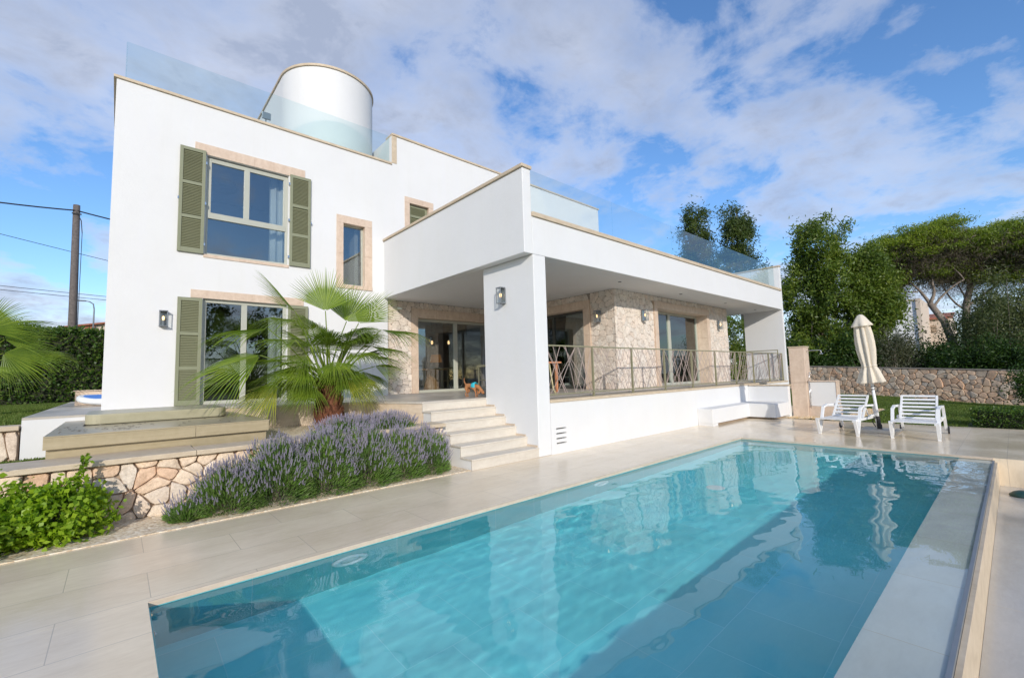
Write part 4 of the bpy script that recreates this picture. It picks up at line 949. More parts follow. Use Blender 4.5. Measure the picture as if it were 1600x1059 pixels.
# trees right of the house
tree('slender eucalyptus tree rising behind the porch roof glass, left of the pair', (30.6, 11.3, 0), (30.7, 11.1, 9), [((30.7, 11.2, 12.6), (1.5, 1.2, 2.6), 60, 7000, .34), ((30.6, 11.3, 9.0), (1.6, 1.9, 2.8), 70, 8000, .36)], 1, .30, .075, 'leaf_euc', group='tall eucalyptus trees behind the villa', name='eucalyptus_tree', seed=3, droop=.7)
tree('slender eucalyptus tree rising behind the porch roof glass, right of the pair', (31.6, 8.7, 0), (31.7, 8.5, 9), [((31.8, 8.5, 12.4), (1.4, 1.15, 2.3), 60, 7000, .33), ((31.6, 8.6, 9.0), (1.6, 1.6, 2.8), 70, 8000, .36)], 1, .30, .075, 'leaf_euc', group='tall eucalyptus trees behind the villa', name='eucalyptus_tree', seed=4, droop=.7)
tree('large leafy green tree directly right of the porch end wall', (30.4, 3.0, 0), (30.5, 2.7, 7), [((30.5, 2.6, 9.6), (1.7, 1.6, 2.1), 55, 8000, .32), ((30.3, 3.4, 6.2), (2.3, 1.7, 2.9), 75, 13000, .33), ((30.4, 1.6, 6.6), (2.2, 1.5, 2.5), 55, 9500, .32), ((30.0, 3.0, 2.9), (2.4, 2.3, 2.2), 80, 13000, .36)], 1, .25, .085, 'leaf_broad', name='broadleaf_tree', seed=5, r0=.28, droop=.5)
tree('smaller round green tree between the large leafy tree and the umbrella pine', (31.6, .3, 0), (31.7, .3, 5.5), [((31.8, .2, 7.3), (1.6, 1.1, 1.9), 70, 10000, .34), ((31.4, .2, 4.6), (1.8, 1.4, 2.2), 80, 12000, .38)], 1, .24, .085, 'leaf_broad', name='broadleaf_tree', seed=6, droop=.5)
# umbrella pines
M['dry_twig'] = m_leaf('dry_twigs', [(.10, .085, .06), (.15, .125, .09), (.07, .06, .04)], .1, .9)
def pine(label, base, path, hubs, cans, seed, nneed, flat=.42):
    t = thing('umbrella_pine', label, 'pine tree', base, 'umbrella pines beyond the garden wall'); mb = MB(base)
    mb.tube(path, [.25, .22, .20, .17, .15][:len(path)], 12)
    g = random.Random(seed); Ps = []; tips = []
    for (a, b2, r_) in hubs: limb(mb, a, b2, r_*.7, r_*.3, g.randint(0, 999), .10, 7, 8); tips.append(Vector(b2))
    allc = []
    for j, (c, rad, ncl, nl, sig) in enumerate(cans):
        P, D, cc = clumps(c, rad, ncl, nl, sig, seed*17+j, .35, flat, zcut=c[2]-rad[2]*.55); Ps.append(P); allc.append(cc)
    cc = np.concatenate(allc)
    for q in range(len(cc)):
        h = min(tips, key=lambda p: (p - Vector(cc[q])).length + g.uniform(0, 1.2)); limb(mb, h, cc[q], .05, .012, seed+q, .14, 5, 5)
    mb.build('trunk', M['bark_pine'], t, smooth=True)
    g2 = np.random.default_rng(seed); P = np.concatenate(Ps); n = len(P)
    leafmesh('crown', P, .20, .045, M['leaf_pine'], t, base, np.tile([0, 0, .8], (n, 1)), 1., seed)
    P2 = P[g2.choice(n, n//3)].copy(); P2[:, 2] -= np.abs(g2.normal(.45, .45, len(P2))) + .25; P2 += g2.normal(0, .22, P2.shape)
    leafmesh('dry_twigs', P2, .34, .018, M['dry_twig'], t, base, np.tile([0, 0, -.2], (len(P2), 1)), 1., seed+1)
pine('umbrella pine with a leaning pale trunk in front of the distant pink house', (36.3, -3.4, 0), [(36.3, -3.5, 0), (36.3, -3.1, 2.6), (36.28, -2.75, 4.3), (36.23, -2.15, 5.6)],
     [((36.23, -2.15, 5.6), (36.1, -1.05, 7.5), .17), ((36.23, -2.15, 5.6), (36.25, -2.42, 7.5), .17), ((36.25, -2.3, 5.3), (36.6, -3.9, 7.0), .13), ((36.1, -1.1, 7.4), (35.9, .3, 8.0), .10), ((36.1, -1.1, 7.4), (36.5, -.9, 9.0), .09), ((36.25, -2.4, 7.4), (36.5, -3.4, 9.2), .10), ((36.25, -2.4, 7.4), (36.0, -1.9, 9.2), .09), ((36.2, -1.6, 6.5), (35.7, .5, 6.7), .07)],
     [((36.2, -1.0, 9.45), (2.8, 2.1, 1.6), 130, 32000, .36), ((36.3, -2.9, 9.8), (2.6, 1.9, 1.6), 110, 22000, .34), ((36.0, .3, 8.8), (2.2, 1.4, 1.4), 70, 13000, .34), ((36.2, .1, 7.3), (1.8, 1.4, .9), 50, 8000, .32), ((37.2, -1.6, 8.1), (2.2, 1.9, 1.2), 70, 10000, .36)], 2, 1)
pine('umbrella pine with a dark upright trunk at the right edge behind the grey shrubs', (39.3, -3.5, 0), [(39.3, -3.4, 0), (39.33, -3.6, 3.0), (39.33, -3.75, 5.6), (39.35, -4.1, 7.0)],
     [((39.33, -3.75, 5.4), (39.6, -5.9, 7.7), .15), ((39.35, -4.1, 7.0), (39.3, -4.5, 9.0), .14), ((39.33, -3.7, 5.2), (39.3, -2.6, 7.4), .11), ((39.5, -5.2, 7.2), (39.7, -7.7, 8.4), .10), ((39.33, -3.9, 6.2), (39.8, -6.4, 9.3), .10), ((39.33, -3.8, 6.0), (39, -3.0, 8.6), .09)],
     [((39.4, -5.1, 9.5), (2.9, 2.3, 1.6), 140, 28000, .36), ((39.4, -7.6, 9.2), (2.8, 2.2, 1.7), 120, 24000, .36), ((39.4, -9.6, 8.6), (2.6, 1.8, 1.2), 60, 12000, .36), ((39.3, -3.2, 8.2), (2.2, 1.8, 1.5), 90, 17000, .36), ((40, -5.6, 7.6), (2.2, 2.4, 1.2), 80, 12000, .36), ((39.6, -8.2, 7.4), (2.2, 2.0, 1.2), 70, 11000, .36)], 7, 1)
# trees on the street side, seen mirrored in the windows
for k, (x, y, s_) in enumerate([(-9, -29, 1.35), (-1.5, -31, 1.6), (6, -29.5, 1.3), (15, -32, 1.5)]):
    tree(('westernmost dark garden tree on the street side', 'tallest dark garden tree on the street side', 'smallest dark garden tree on the street side', 'easternmost dark garden tree on the street side')[k], (x, y, 0), (x+.2, y, 3*s_), [((x, y, 4.6*s_), (2.6*s_, 2.4, 2.2*s_), 60, 5000, .5)], 1, .34, .16, 'leaf_dark', name='garden_tree', cat='tree', seed=60+k, twigs=6)
# bushes beyond the wall
def bush(label, c, rad, ncl, nl, sig, L, W, m, seed, name='shrub', cat='shrub', group=None, stems=10, bark='bark', zmin=None, droop=0.):
    base = (c[0], c[1], c[2]-rad[2]*.9 if zmin is None else zmin); t = thing(name, label, cat, base, group); mb = MB(base)
    P, D, cc = clumps(c, rad, ncl, nl, sig, seed, .4, zcut=base[2]+.02)
    P = P[P[:, 2] > base[2]-.02] if zmin is not None else P
    for q in range(min(stems, len(cc))): limb(mb, base, cc[q], .012 + .012*rad[2], .006, seed+q, .1, 5, 5)
    mb.build('stems', M[bark], t, smooth=True)
    n = len(P); g = np.random.default_rng(seed)
    leafmesh('foliage', P, L, W, M[m], t, base, g.normal(size=(n, 3))*.3 + [0, 0, .35], 1., seed, droop); return t
G_ = 'wild shrubs beyond the boundary wall'
bush('feathery grey green shrub beyond the wall under the distant white house', (30.1, -.7, 1.6), (1.6, 1.35, 1.95), 90, 13000, .32, .16, .04, 'leaf_greybush', 41, group=G_, zmin=0, stems=30, bark='bark_pine')
bush('dark green bush beyond the wall at the foot of the leaning pine', (31.5, -2.5, 1.2), (1.7, 1.2, 1.6), 70, 11000, .34, .18, .07, 'leaf_dark', 42, group=G_, zmin=0)
bush('tall rounded olive grey shrub beyond the wall near the right edge', (32.2, -5.3, 3.3), (2.2, 1.9, 2.6), 120, 20000, .40, .16, .045, 'leaf_olive', 43, group=G_, zmin=0, stems=24, bark='bark_pine')
bush('broad olive grey shrub beyond the wall at the far right edge', (32.5, -8.3, 2.9), (2.2, 2.2, 2.6), 110, 17000, .42, .16, .045, 'leaf_olive', 44, group=G_, zmin=0, stems=20, bark='bark_pine')
bush('dark bush beyond the wall directly behind the closed parasol', (29.2, .9, 1.5), (1.6, 1.5, 2.0), 80, 12000, .34, .18, .07, 'leaf_dark', 45, group=G_, zmin=0)
bush('dark leafy bush seen past the end of the porch above the railing', (18.6, 4.5, 2.1), (1.2, 1.6, 2.4), 110, 16000, .26, .13, .055, 'leaf_broad', 46, group=G_, zmin=0)
bush('low dark bush beyond the wall under the large leafy tree', (28.1, 3.1, 1.2), (1.4, 1.9, 1.8), 80, 11000, .32, .18, .07, 'leaf_dark', 47, group=G_, zmin=0)
bush('low dark bush beyond the wall below the tall olive grey shrub', (29.2, -4.4, 1.1), (1.3, 1.9, 1.5), 80, 12000, .32, .17, .06, 'leaf_dark', 48, group=G_, zmin=0)
bush('low dark bush beyond the wall at the extreme right', (28.5, -7.6, 1.1), (1.4, 2.2, 1.6), 80, 12000, .34, .17, .06, 'leaf_dark', 49, group=G_, zmin=0)
bush('dark bushy tree filling the gap between the two pine trunks', (42.5, -4.6, 3.0), (1.2, 1.0, 3.2), 60, 7000, .45, .22, .08, 'leaf_dark', 50, group=G_, zmin=0)
bush('dense dark thicket behind the tall olive grey shrub', (35.5, -6.3, 2.6), (2.0, 3.2, 2.9), 120, 16000, .45, .22, .08, 'leaf_dark', 51, group=G_, zmin=0)
bush('dense dark thicket in shade behind the parasol', (33.6, 1.2, 2.0), (1.5, 2.6, 2.2), 100, 13000, .42, .22, .08, 'leaf_dark', 52, group=G_, zmin=0)
bush('climbing shrub with bluish leaves growing in front of the boundary wall at right', (18.1, -6.2, .62), (.55, .75, .75), 50, 4500, .16, .10, .04, 'leaf_dark', 53, zmin=0)
# clipped low hedge at the right
def hedge(name, label, x0, x1, y0, y1, z0, z1, n, L, W, m, seed, cat='hedge', puff=.05, core='leaf_dark'):
    O = ((x0+x1)/2, (y0+y1)/2, z0); g = np.random.default_rng(seed); t = thing(name, label, cat, O)
    sx, sy, sz = x1-x0, y1-y0, z1-z0
    areas = np.array([sx*sz, sx*sz, sy*sz, sy*sz, sx*sy]); f = g.choice(5, n, p=areas/areas.sum()); u = g.uniform(0, 1, (n, 2)); dpt = np.abs(g.normal(0, puff, n))
    P = np.zeros((n, 3)); D = np.zeros((n, 3))
    for k in range(5):
        q = f == k; a, b2, dd = u[q, 0], u[q, 1], dpt[q]
        if k < 2: P[q] = np.stack([x0+a*sx, (y0+dd) if k == 0 else (y1-dd), z0+b2*sz], 1); D[q] = [0, -1 if k == 0 else 1, 0]
        elif k < 4: P[q] = np.stack([(x0+dd) if k == 2 else (x1-dd), y0+a*sy, z0+b2*sz], 1); D[q] = [-1 if k == 2 else 1, 0, 0]
        else: P[q] = np.stack([x0+a*sx, y0+b2*sy, z1-dd], 1); D[q] = [0, 0, 1]
    wv = .6*puff*np.stack([np.sin(P[:, 1]*4+P[:, 2]*5), np.sin(P[:, 0]*4+P[:, 2]*4), np.sin(P[:, 0]*5+P[:, 1]*5)], 1)
    P = P + wv + g.normal(0, puff*.5, (n, 3))
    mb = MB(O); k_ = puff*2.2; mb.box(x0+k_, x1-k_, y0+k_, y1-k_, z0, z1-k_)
    mb.build('hedge_core', M['dark_core'], t)  # near-black solid box filling the hedge behind its leaves
    leafmesh('foliage', P, L, W, M[m], t, O, D, .9, seed); return t
M['dark_core'] = m_plain('hedge_core', (.02, .025, .01), .9)
hedge('clipped_hedge', 'low clipped green hedge at the edge of the deck beside the right lounger', 9.0, 9.9, -13, -4.95, 0, .40, 26000, .05, .028, 'leaf_hedge', 61, puff=.035)
hedge('tall_hedge', 'tall clipped green hedge at the back of the left lawn', -30, -5.2, 17, 18.3, .9, 3.62, 60000, .13, .075, 'leaf_hedge', 62, puff=.10)

# ------------------------------------------------------------------ grass blades on the lawns
def grass(name, label, x0, x1, y0, y1, z, n, h, seed, avoid=None):
    g = np.random.default_rng(seed); x = g.uniform(x0, x1, n); y = g.uniform(y0, y1, n)
    if avoid is not None: k = avoid(x, y); x, y = x[k], y[k]; n = len(x)
    a = g.uniform(0, 6.28, n); hh = h*g.uniform(.5, 1.3, n); w = .006 + .002*g.uniform(0, 1, n); w = w*2.2
    bz = np.full(n, z) if z is not None else lawnz(x, y); dx, dy = np.cos(a)*w, np.sin(a)*w; lx, ly = g.normal(0, .35, n)*hh, g.normal(0, .35, n)*hh
    V = np.stack([np.stack([x-dx, y-dy, bz], 1), np.stack([x+dx, y+dy, bz], 1), np.stack([x+lx, y+ly, bz+hh], 1)], 1).reshape(-1, 3)
    o = npmesh(name, V, np.arange(n*3).reshape(-1, 3), M['grass_blade'], None, 3, (x0, y0, z or 0)); return tag(o, label=label, kind='stuff')
grass('lawn_grass', 'short mown grass of the right lawn', 8.9, 24, -9, 3, None, 120000, .045, 71, lambda x, y: ((x > 13.95) | (y < -2.8)) & ((x-18.05)*20 - (y+13)*6.85 < -2) & ~((x < 10) & (y < -4.85)))
grass('side_lawn_grass', 'short mown grass of the raised left lawn', -12, -6.7, 4.55, 17, .90, 70000, .05, 72)
grass('strip_grass', 'thin strip of grass behind the planter wall coping at left', -10, -6.22, 1.4, 4.15, .38, 26000, .05, 73)

# ------------------------------------------------------------------ lavender
def lavender(label, c, rad, seed, nf=5200, ns=230, fl=1.):
    base = (c[0], c[1], c[2]); t = thing('lavender_bush', label, 'lavender', base, 'lavender bushes in front of the villa'); g = np.random.default_rng(seed)
    n = nf; u = g.normal(size=(n, 3)); u[:, 2] = np.abs(u[:, 2]); u /= np.linalg.norm(u, axis=1)[:, None]
    lump = 1 + .14*np.sin(u[:, 0]*6+seed)*np.sin(u[:, 1]*7+seed*2) + .06*np.sin(u[:, 2]*11+u[:, 0]*9)
    R = np.array(rad); r_ = lump*(.55 + .42*g.uniform(0, 1, n)**.6)
    P = np.array(c) + u*R*r_[:, None]; D = u*1.2 + [0, 0, .9]; P[:, 2] = np.maximum(P[:, 2], c[2]+.02)
    leafmesh('foliage', P, .075, .0090, M['lav_leaf'], t, base, D, .45, seed)
    mb = MB(base)
    for q in range(26): limb(mb, (c[0]+g.uniform(-.05, .05), c[1]+g.uniform(-.05, .05), c[2]), P[q], .007, .003, seed+q, .08, 4, 4)
    mb.build('stems', M['bark'], t)
    # flower spikes: thin stem with whorls of small florets
    n = int(ns*2.2); u = g.normal(size=(n, 3)); u[:, 2] = np.abs(u[:, 2])*1.25; u /= np.linalg.norm(u, axis=1)[:, None]
    keep = u[:, 2] > .22; u = u[keep][:ns]; n = len(u)
    lump = 1 + .14*np.sin(u[:, 0]*6+seed)*np.sin(u[:, 1]*7+seed*2)
    B0 = np.array(c) + u*R*(lump*.93)[:, None]; D = u*.55 + [0, 0, 1.] + g.normal(0, .18, (n, 3)); D /= np.linalg.norm(D, axis=1)[:, None]
    ln = g.uniform(.03, .12, n); H0 = B0 + D*ln[:, None]
    s1 = np.cross(D, [[1, .3, 0]]); s1 /= np.linalg.norm(s1, axis=1)[:, None]; s2 = np.cross(D, s1)
    w = .0016
    V = np.concatenate([np.stack([B0-s1*w, B0+s1*w, H0+s1*w, H0-s1*w], 1), np.stack([B0-s2*w, B0+s2*w, H0+s2*w, H0-s2*w], 1)]).reshape(-1, 3)
    npmesh('flower_stalks', V, np.arange(len(V)).reshape(-1, 4), M['lav_leaf'], t, 4, base)
    Vs = []
    for k in range(5):                                # florets as small crossed diamonds around the spike
        for s_ in (s1, s2, (s1+s2)*.707, (s1-s2)*.707):
            w_ = .0075*(1-.13*k); c0 = H0 + D*(.009*k*1.35)[..., None] if False else H0 + D*(.0115*k)
            Vs.append(np.stack([c0 - D*.004, c0 + s_*w_ + D*.004, c0 + D*.013, c0 - s_*w_ + D*.004], 1))
    V = np.concatenate(Vs).reshape(-1, 3); npmesh('flower_spikes', V, np.arange(len(V)).reshape(-1, 4), M['lav_flower'], t, 4, base)
for k, (lb, c, rad, ns) in enumerate([
    ('small low lavender tuft at the left end of the row on the gravel', (-5.02, .33, .02), (.20, .22, .15), 30),
    ('lavender bush leaning over the paving, second from the left end', (-4.62, .38, .02), (.38, .34, .46), 210),
    ('lavender bush in front of the spa corner, in the front row', (-4.12, .40, .02), (.45, .40, .68), 320),
    ('lavender bush in the front row directly below the palm trunk at its left', (-3.55, .42, .02), (.46, .43, .73), 350),
    ('lavender bush in the front row right below the palm trunk', (-2.98, .42, .02), (.45, .43, .71), 340),
    ('lavender bush in the front row, second from the steps', (-2.45, .42, .02), (.42, .40, .64), 310),
    ('lavender bush at the right end of the front row beside the steps', (-2.02, .40, .02), (.36, .36, .60), 260),
    ('lavender bush on the upper bed right in front of the palm trunk', (-3.0, 1.02, .62), (.50, .36, .20), 260),
    ('lavender bush on the upper bed right of the palm trunk', (-2.35, 1.05, .62), (.46, .38, .20), 260)]):
    lavender(lb, c, rad, 100+k, int(2600 + 11000*rad[0]*rad[2]*2.2), int(ns*2.3))

# bright leafy shrubs at lower left
def leafy(label, c, rad, seed, nl, shoots):
    t = bush(label, c, rad, 70, nl, .055, .056, .042, 'leaf_shrub', seed, name='leafy_shrub', group='bright green shrubs at the lower left', zmin=.02, stems=24)
    return t
leafy('bright green leafy shrub at the lower left corner of the picture', (-6.42, .36, .25), (.40, .33, .31), 81, 4600, 6)
leafy('bright green leafy shrub against the stone wall, right one of the pair', (-5.93, .42, .22), (.36, .30, .27), 82, 3800, 8)
mb = None
def shoot(label, base, tip, seed):
    t = thing('leafy_shoot', label, 'shrub', base); m_ = MB(base); p = limb(m_, base, tip, .008, .003, seed, .06, 8, 5); m_.build('stem', M['bark'], t)
    g = np.random.default_rng(seed); P = np.array([list(p[i].lerp(p[i+1], g.uniform(0, 1))) for i in range(3, 8) for _ in range(16)]) + g.normal(0, .022, (80, 3))
    leafmesh('leaves', P, .055, .04, M['leaf_shrub'], t, base, None, 1, seed)
shoot('single upright leafy shoot rising above the bright green shrubs', (-5.95, .5, .3), (-5.83, .55, .78), 83)

# ------------------------------------------------------------------ fan palm
def frond(V, F, H, tip, Nrm, A=1.15, nseg=44, droop=.35, seed=0, fold=.16, split=.52):
    g = random.Random(seed); H, tip = Vector(H), Vector(tip); D = tip - H; Rf = D.length; D.normalize()
    Nn = (Vector(Nrm) - D*Vector(Nrm).dot(D)).normalized(); Sd = D.cross(Nn)
    da = 2*A/nseg
    for k in range(nseg):
        a = -A + da*(k+.5); dr = D*math.cos(a) + Sd*math.sin(a); sd = (-D*math.sin(a) + Sd*math.cos(a))
        ln = Rf*(.80 + .20*math.cos(a))*g.uniform(.93, 1.06); tw = g.uniform(-.06, .06); dd = droop*.75*g.uniform(.6, 1.5)
        ts = [.03, .25, split*.8, split, .68, .84, 1.0]; base = len(V)
        for t in ts:
            hw = ln*t*math.tan(da/2)*1.0 if t <= split else ln*split*math.tan(da/2)*.92*(1-(t-split)/(1-split))**.9
            hw = max(hw, .0006)
            p = H + dr*ln*t - Nn*(fold*abs(math.sin(a))**1.5*ln*t) + sd*tw*ln*max(0, t-split)
            ex = max(0, t-split)
            p = p + Vector((0, 0, -1))*dd*ln*ex*ex*2.2
            V += [p - sd*hw + Nn*hw*.35*(1 if k % 2 else -1), p - Nn*hw*.35*0 + Nn*(-hw*.30), p + sd*hw + Nn*hw*.35*(1 if k % 2 else -1)]
        for i in range(len(ts)-1):
            b2 = base+i*3; F += [(b2, b2+1, b2+4, b2+3), (b2+1, b2+2, b2+5, b2+4)]
def palm(label, base, O, specs, r_, c_, seed=1, trunk=True):
    """specs: (hub s, toward, z, tip s, toward, z, normal(s,t,z), droop, old)"""
    t = thing('fan_palm', label, 'palm tree', base, 'fan palms on the terrace beds'); O = Vector(O); rv, cv = Vector(r_), Vector(c_)
    W_ = lambda s, d_, z: O + rv*s + cv*d_ + Vector((0, 0, z))
    if trunk:
        m_ = MB(base); g = random.Random(seed); h = O.z - base[2] - .05
        m_.lathe(base, [(.235, -.02), (.225, .06), (.20, h*.45), (.18, h*.8), (.14, h), (.0, h+.05)], 22, None, lambda a, hh: 1+.05*math.sin(5*a+hh*9))
        m_.build('trunk_core', M['palm_trunk'], t, smooth=True)
        m_ = MB(base)                                             # old leaf bases and fibre
        for k in range(150):
            z = g.uniform(0.02, h); a = g.uniform(0, 6.28); rr_ = .22 - .055*z/h; ca, sa = math.cos(a), math.sin(a)
            p = Vector((base[0]+ca*rr_, base[1]+sa*rr_, base[2]+z)); q = p + Vector((ca*.045, sa*.045, .10)); sdv = Vector((-sa, ca, 0))*g.uniform(.02, .035)
            m_.add([p-sdv, p+sdv, q+sdv*.6, q-sdv*.6, p-sdv+Vector((ca*.02, sa*.02, 0)), p+sdv+Vector((ca*.02, sa*.02, 0)), q+sdv*.6+Vector((ca*.012, sa*.012, 0)), q-sdv*.6+Vector((ca*.012, sa*.012, 0))], [(0,1,2,3),(7,6,5,4),(0,4,5,1),(1,5,6,2),(2,6,7,3),(3,7,4,0)])
        m_.build('leaf_bases', M['palm_trunk'], t)
    for i, sp_ in enumerate(specs):
        hs, hd, hz, ts_, td, tz, nm, dr, old = sp_
        Hh, Tp = W_(hs, hd, hz), W_(ts_, td, tz)
        if i > 3: Hh = Hh + (Tp - Hh)*.10
        nv = rv*nm[0] + cv*nm[1] + Vector((0, 0, nm[2]))
        V, F = [], []; frond(V, F, Hh, Tp, nv, (1.16 if i else 1.12) if not old else 1.1, 42, dr, seed*50+i)
        m_ = MB(base); m_.v = [tuple(Vector(p)-m_.o) for p in V]; m_.f = F
        fo = m_.build('frond', M['palm_old' if old else 'palm'], t)
        m_ = MB(base); s0 = O + Vector((random.uniform(-.08, .08), random.uniform(-.08, .08), -.12)); mid = s0.lerp(Hh, .5) + Vector((0, 0, .12*(Hh-s0).length))
        pts = [s0.lerp(mid, q/4).lerp(mid.lerp(Hh, q/4), q/4) for q in range(5)]
        m_.tube(pts, [.024, .016, .012, .010, .008], 6); m_.build('petiole', M['palm'], fo, smooth=True)
    return t
rV, cV = (.945, -.33, 0), (-.33, -.945, 0)
specs = [
 (-.07, .15, 1.28, -.07, .05, 2.08, (0, 1, .1), .03, 0),
 (-.58, -.2, 1.30, -1.20, -.1, 2.06, (.35, .10, .5), .10, 0),
 (.52, -.3, 1.12, 1.12, -.4, 1.85, (-.5, .40, .4), .12, 0),
 (.30, -.3, 1.15, .62, -.5, 1.92, (-.2, 1, .1), .1, 0),
 (-.88, .0, .98, -2.05, .1, .84, (0, .10, 1), .5, 0),
 (-.45, -.1, 1.12, -1.30, -.1, 1.20, (0, .2, 1), .6, 0),
 (-.92, .45, .52, -2.20, .5, .06, (-.1, .42, .9), .4, 0),
 (-.45, .5, .72, -1.20, .75, .72, (0, .2, 1), .6, 0),
 (-.72, .4, .02, -1.50, .55, -.50, (-.3, .5, .7), .35, 1),
 (.80, .0, .98, 1.92, .05, .88, (0, .08, 1), .5, 0),
 (.60, .25, .66, 1.55, .25, .50, (.05, .12, 1), .5, 0),
 (.30, .45, .92, .95, .6, .95, (0, .2, 1), .6, 0),
 (.72, .1, .28, 1.40, .1, .20, (.1, .35, .9), .3, 0),
 (.22, .5, .02, .90, .75, -.08, (.1, .45, .9), .6, 1),
 (.02, .7, .36, .30, 1.25, .16, (0, .35, 1), .7, 0),
 (-.30, .65, .25, -.80, 1.1, .02, (0, .35, 1), .6, 0),
 (.45, .3, -.02, .75, .45, -.50, (.6, .6, .3), .4, 1),
 (-.28, .42, .02, -.52, .80, -.42, (-.2, .8, .5), .5, 0), (.25, .42, .08, .45, .85, -.25, (.2, .8, .5), .5, 0),
 (-.30, .5, .45, -.85, .95, .42, (0, .3, 1), .6, 0), (.30, .5, .5, .80, .95, .45, (0, .3, 1), .6, 0)]
_r = random.Random(12)
for q in range(40):
    a = q*2.4 + _r.uniform(-.3, .3); e = math.radians(_r.uniform(-10, 66)); hr = _r.uniform(.45, .8); br = _r.uniform(.62, .88); e2 = e - math.radians(_r.uniform(20, 45))
    if math.cos(a) > .2 and _r.random() < .12: continue
    hx_, hd_, hz2 = math.sin(a)*math.cos(e)*hr, math.cos(a)*math.cos(e)*hr*.8, .12 + math.sin(e)*hr*1.1
    specs.append((hx_, hd_, hz2, hx_ + math.sin(a)*math.cos(e2)*br, hd_ + math.cos(a)*math.cos(e2)*br, hz2 + math.sin(e2)*br, (math.sin(a)*.3, math.cos(a)*.3, 1), .5, 0))
palm('fan palm with bright green fronds standing on the gravel bed before the facade', (-2.75, 2.55, .62), (-2.75, 2.55, 1.42), specs, rV, cV, 1)
LP = (-8.0, 8.3, .9)
specs2 = [(.55, .2, .75, 1.35, .2, 1.0, (0, .9, .5), .3, 0), (.5, .4, .45, 1.25, .5, .0, (-.1, .9, .4), .3, 0), (.5, -.2, 1.15, 1.55, -.2, 1.28, (0, .2, 1), .3, 0),
          (.2, .4, .9, .7, .7, 1.5, (0, 1, .2), .25, 0), (.7, .2, .45, 1.75, .25, .50, (0, .4, 1), .45, 0), (-.5, .3, .6, -1.3, .4, .8, (0, .6, .8), .4, 0), (-.4, .2, 1.1, -.9, .2, 1.7, (.2, .8, .3), .3, 0), (0, -.5, .8, .2, -1.2, 1.0, (0, 0, 1), .4, 0), (.1, .6, .2, .4, 1.2, -.1, (0, .7, .7), .5, 0)]
palm('fan palm reaching in from the left edge over the lawn', LP, (-8.0, 8.3, 1.75), specs2, (.945, .33, 0), (.33, -.945, 0), 2)

# ------------------------------------------------------------------ distant things on the left
t = thing('utility_pole', 'weathered wooden utility pole carrying cables behind the tall hedge', 'utility pole', (-7.36, 24.3, .9)); O = (-7.36, 24.3, .9)
m_ = MB(O); m_.tube([(-7.30, 24.3, 0), (-7.33, 24.3, 5), (-7.40, 24.3, 10.4)], [.19, .16, .13], 12); m_.build('pole', M['concrete_pole'], t, smooth=True)
m_ = MB(O); m_.box(-7.55, -7.2, 24.12, 24.16, 9.9, 9.96); m_.tube([(-7.38, 24.1, 10.0), (-7.2, 24.1, 9.6), (-7.15, 24.15, 9.0)], .02, 6); m_.tube([(-7.15, 24.15, 9.0), (-7.13, 24.12, 0)], .015, 6); m_.build('bracket', M['black'], t)
def wire(label, a, b2, sag, r_, grp='overhead cables at the left'):
    a, b2 = Vector(a), Vector(b2); pts = [a.lerp(b2, i/20) - Vector((0, 0, sag*4*(i/20)*(1-i/20))) for i in range(21)]
    m_ = MB(tuple(a)); m_.tube(pts, r_, 5); tag(m_.build('overhead_cable', M['black']), label, 'cable', grp)
wire('thick twisted cable running left from the top of the utility pole', (-20, 23.5, 10.5), (-7.4, 24.2, 10.1), .5, .035)
wire('thick twisted cable running right from the top of the utility pole', (-7.4, 24.2, 10.1), (3, 26.0, 10.4), .35, .035)
wire('thin cable descending to the right behind the utility pole', (-20, 32, 12.2), (2, 36, 8.9), .2, .018)
wire('upper of the two thin parallel cables low in the sky at left', (-30, 45, 10.4), (6, 52, 9.8), .25, .022)
wire('lower of the two thin parallel cables low in the sky at left', (-30, 45, 10.1), (6, 52, 9.45), .25, .022)
t = thing('street_lamp', 'thin grey street lamp with a curved arm above the tiled roof', 'street lamp', (-6.72, 28.3, 0)); O = (-6.72, 28.3, 0)
m_ = MB(O); m_.tube([(-6.72, 28.3, 0), (-6.72, 28.3, 5.8), (-6.76, 28.3, 6.1), (-6.92, 28.3, 6.22), (-7.1, 28.3, 6.25)], [.05, .035, .03, .03, .025], 8); m_.build('post', M['grey_metal'], t, smooth=True)
m_ = MB(O); m_.box(-7.42, -7.08, 28.22, 28.38, 6.22, 6.28); m_.build('lamp_head', M['grey_metal'], t, bevel=.02)
t = thing('neighbour_house', 'distant cream house with a low terracotta roof behind the tall hedge', 'house', (-4, 40, .9)); O = (-4, 40, .9)
m_ = MB(O); m_.box(-8.2, 6, 36.5, 44, .9, 5.55); m_.add([(-8.2, 36.5, 5.55), (6, 36.5, 5.55), (6, 36.5, 8.2)], [(0, 1, 2)]); m_.build('wall', M['farwall'], t)
m_ = MB(O); m_.add([(-8.6, 36.2, 5.55), (6, 36.2, 8.35), (6, 44, 8.35), (-8.6, 44, 5.55), (-8.6, 36.2, 5.45), (6, 36.2, 8.25), (6, 44, 8.25), (-8.6, 44, 5.45)], [(0,1,2,3),(7,6,5,4),(0,4,5,1),(1,5,6,2),(2,6,7,3),(3,7,4,0)]); m_.build('roof', M['terracotta'], t)
m_ = MB(O); m_.box(-7.4, -6.9, 36.38, 36.49, 5.3, 5.75); m_.build('vent', M['terracotta'], t)
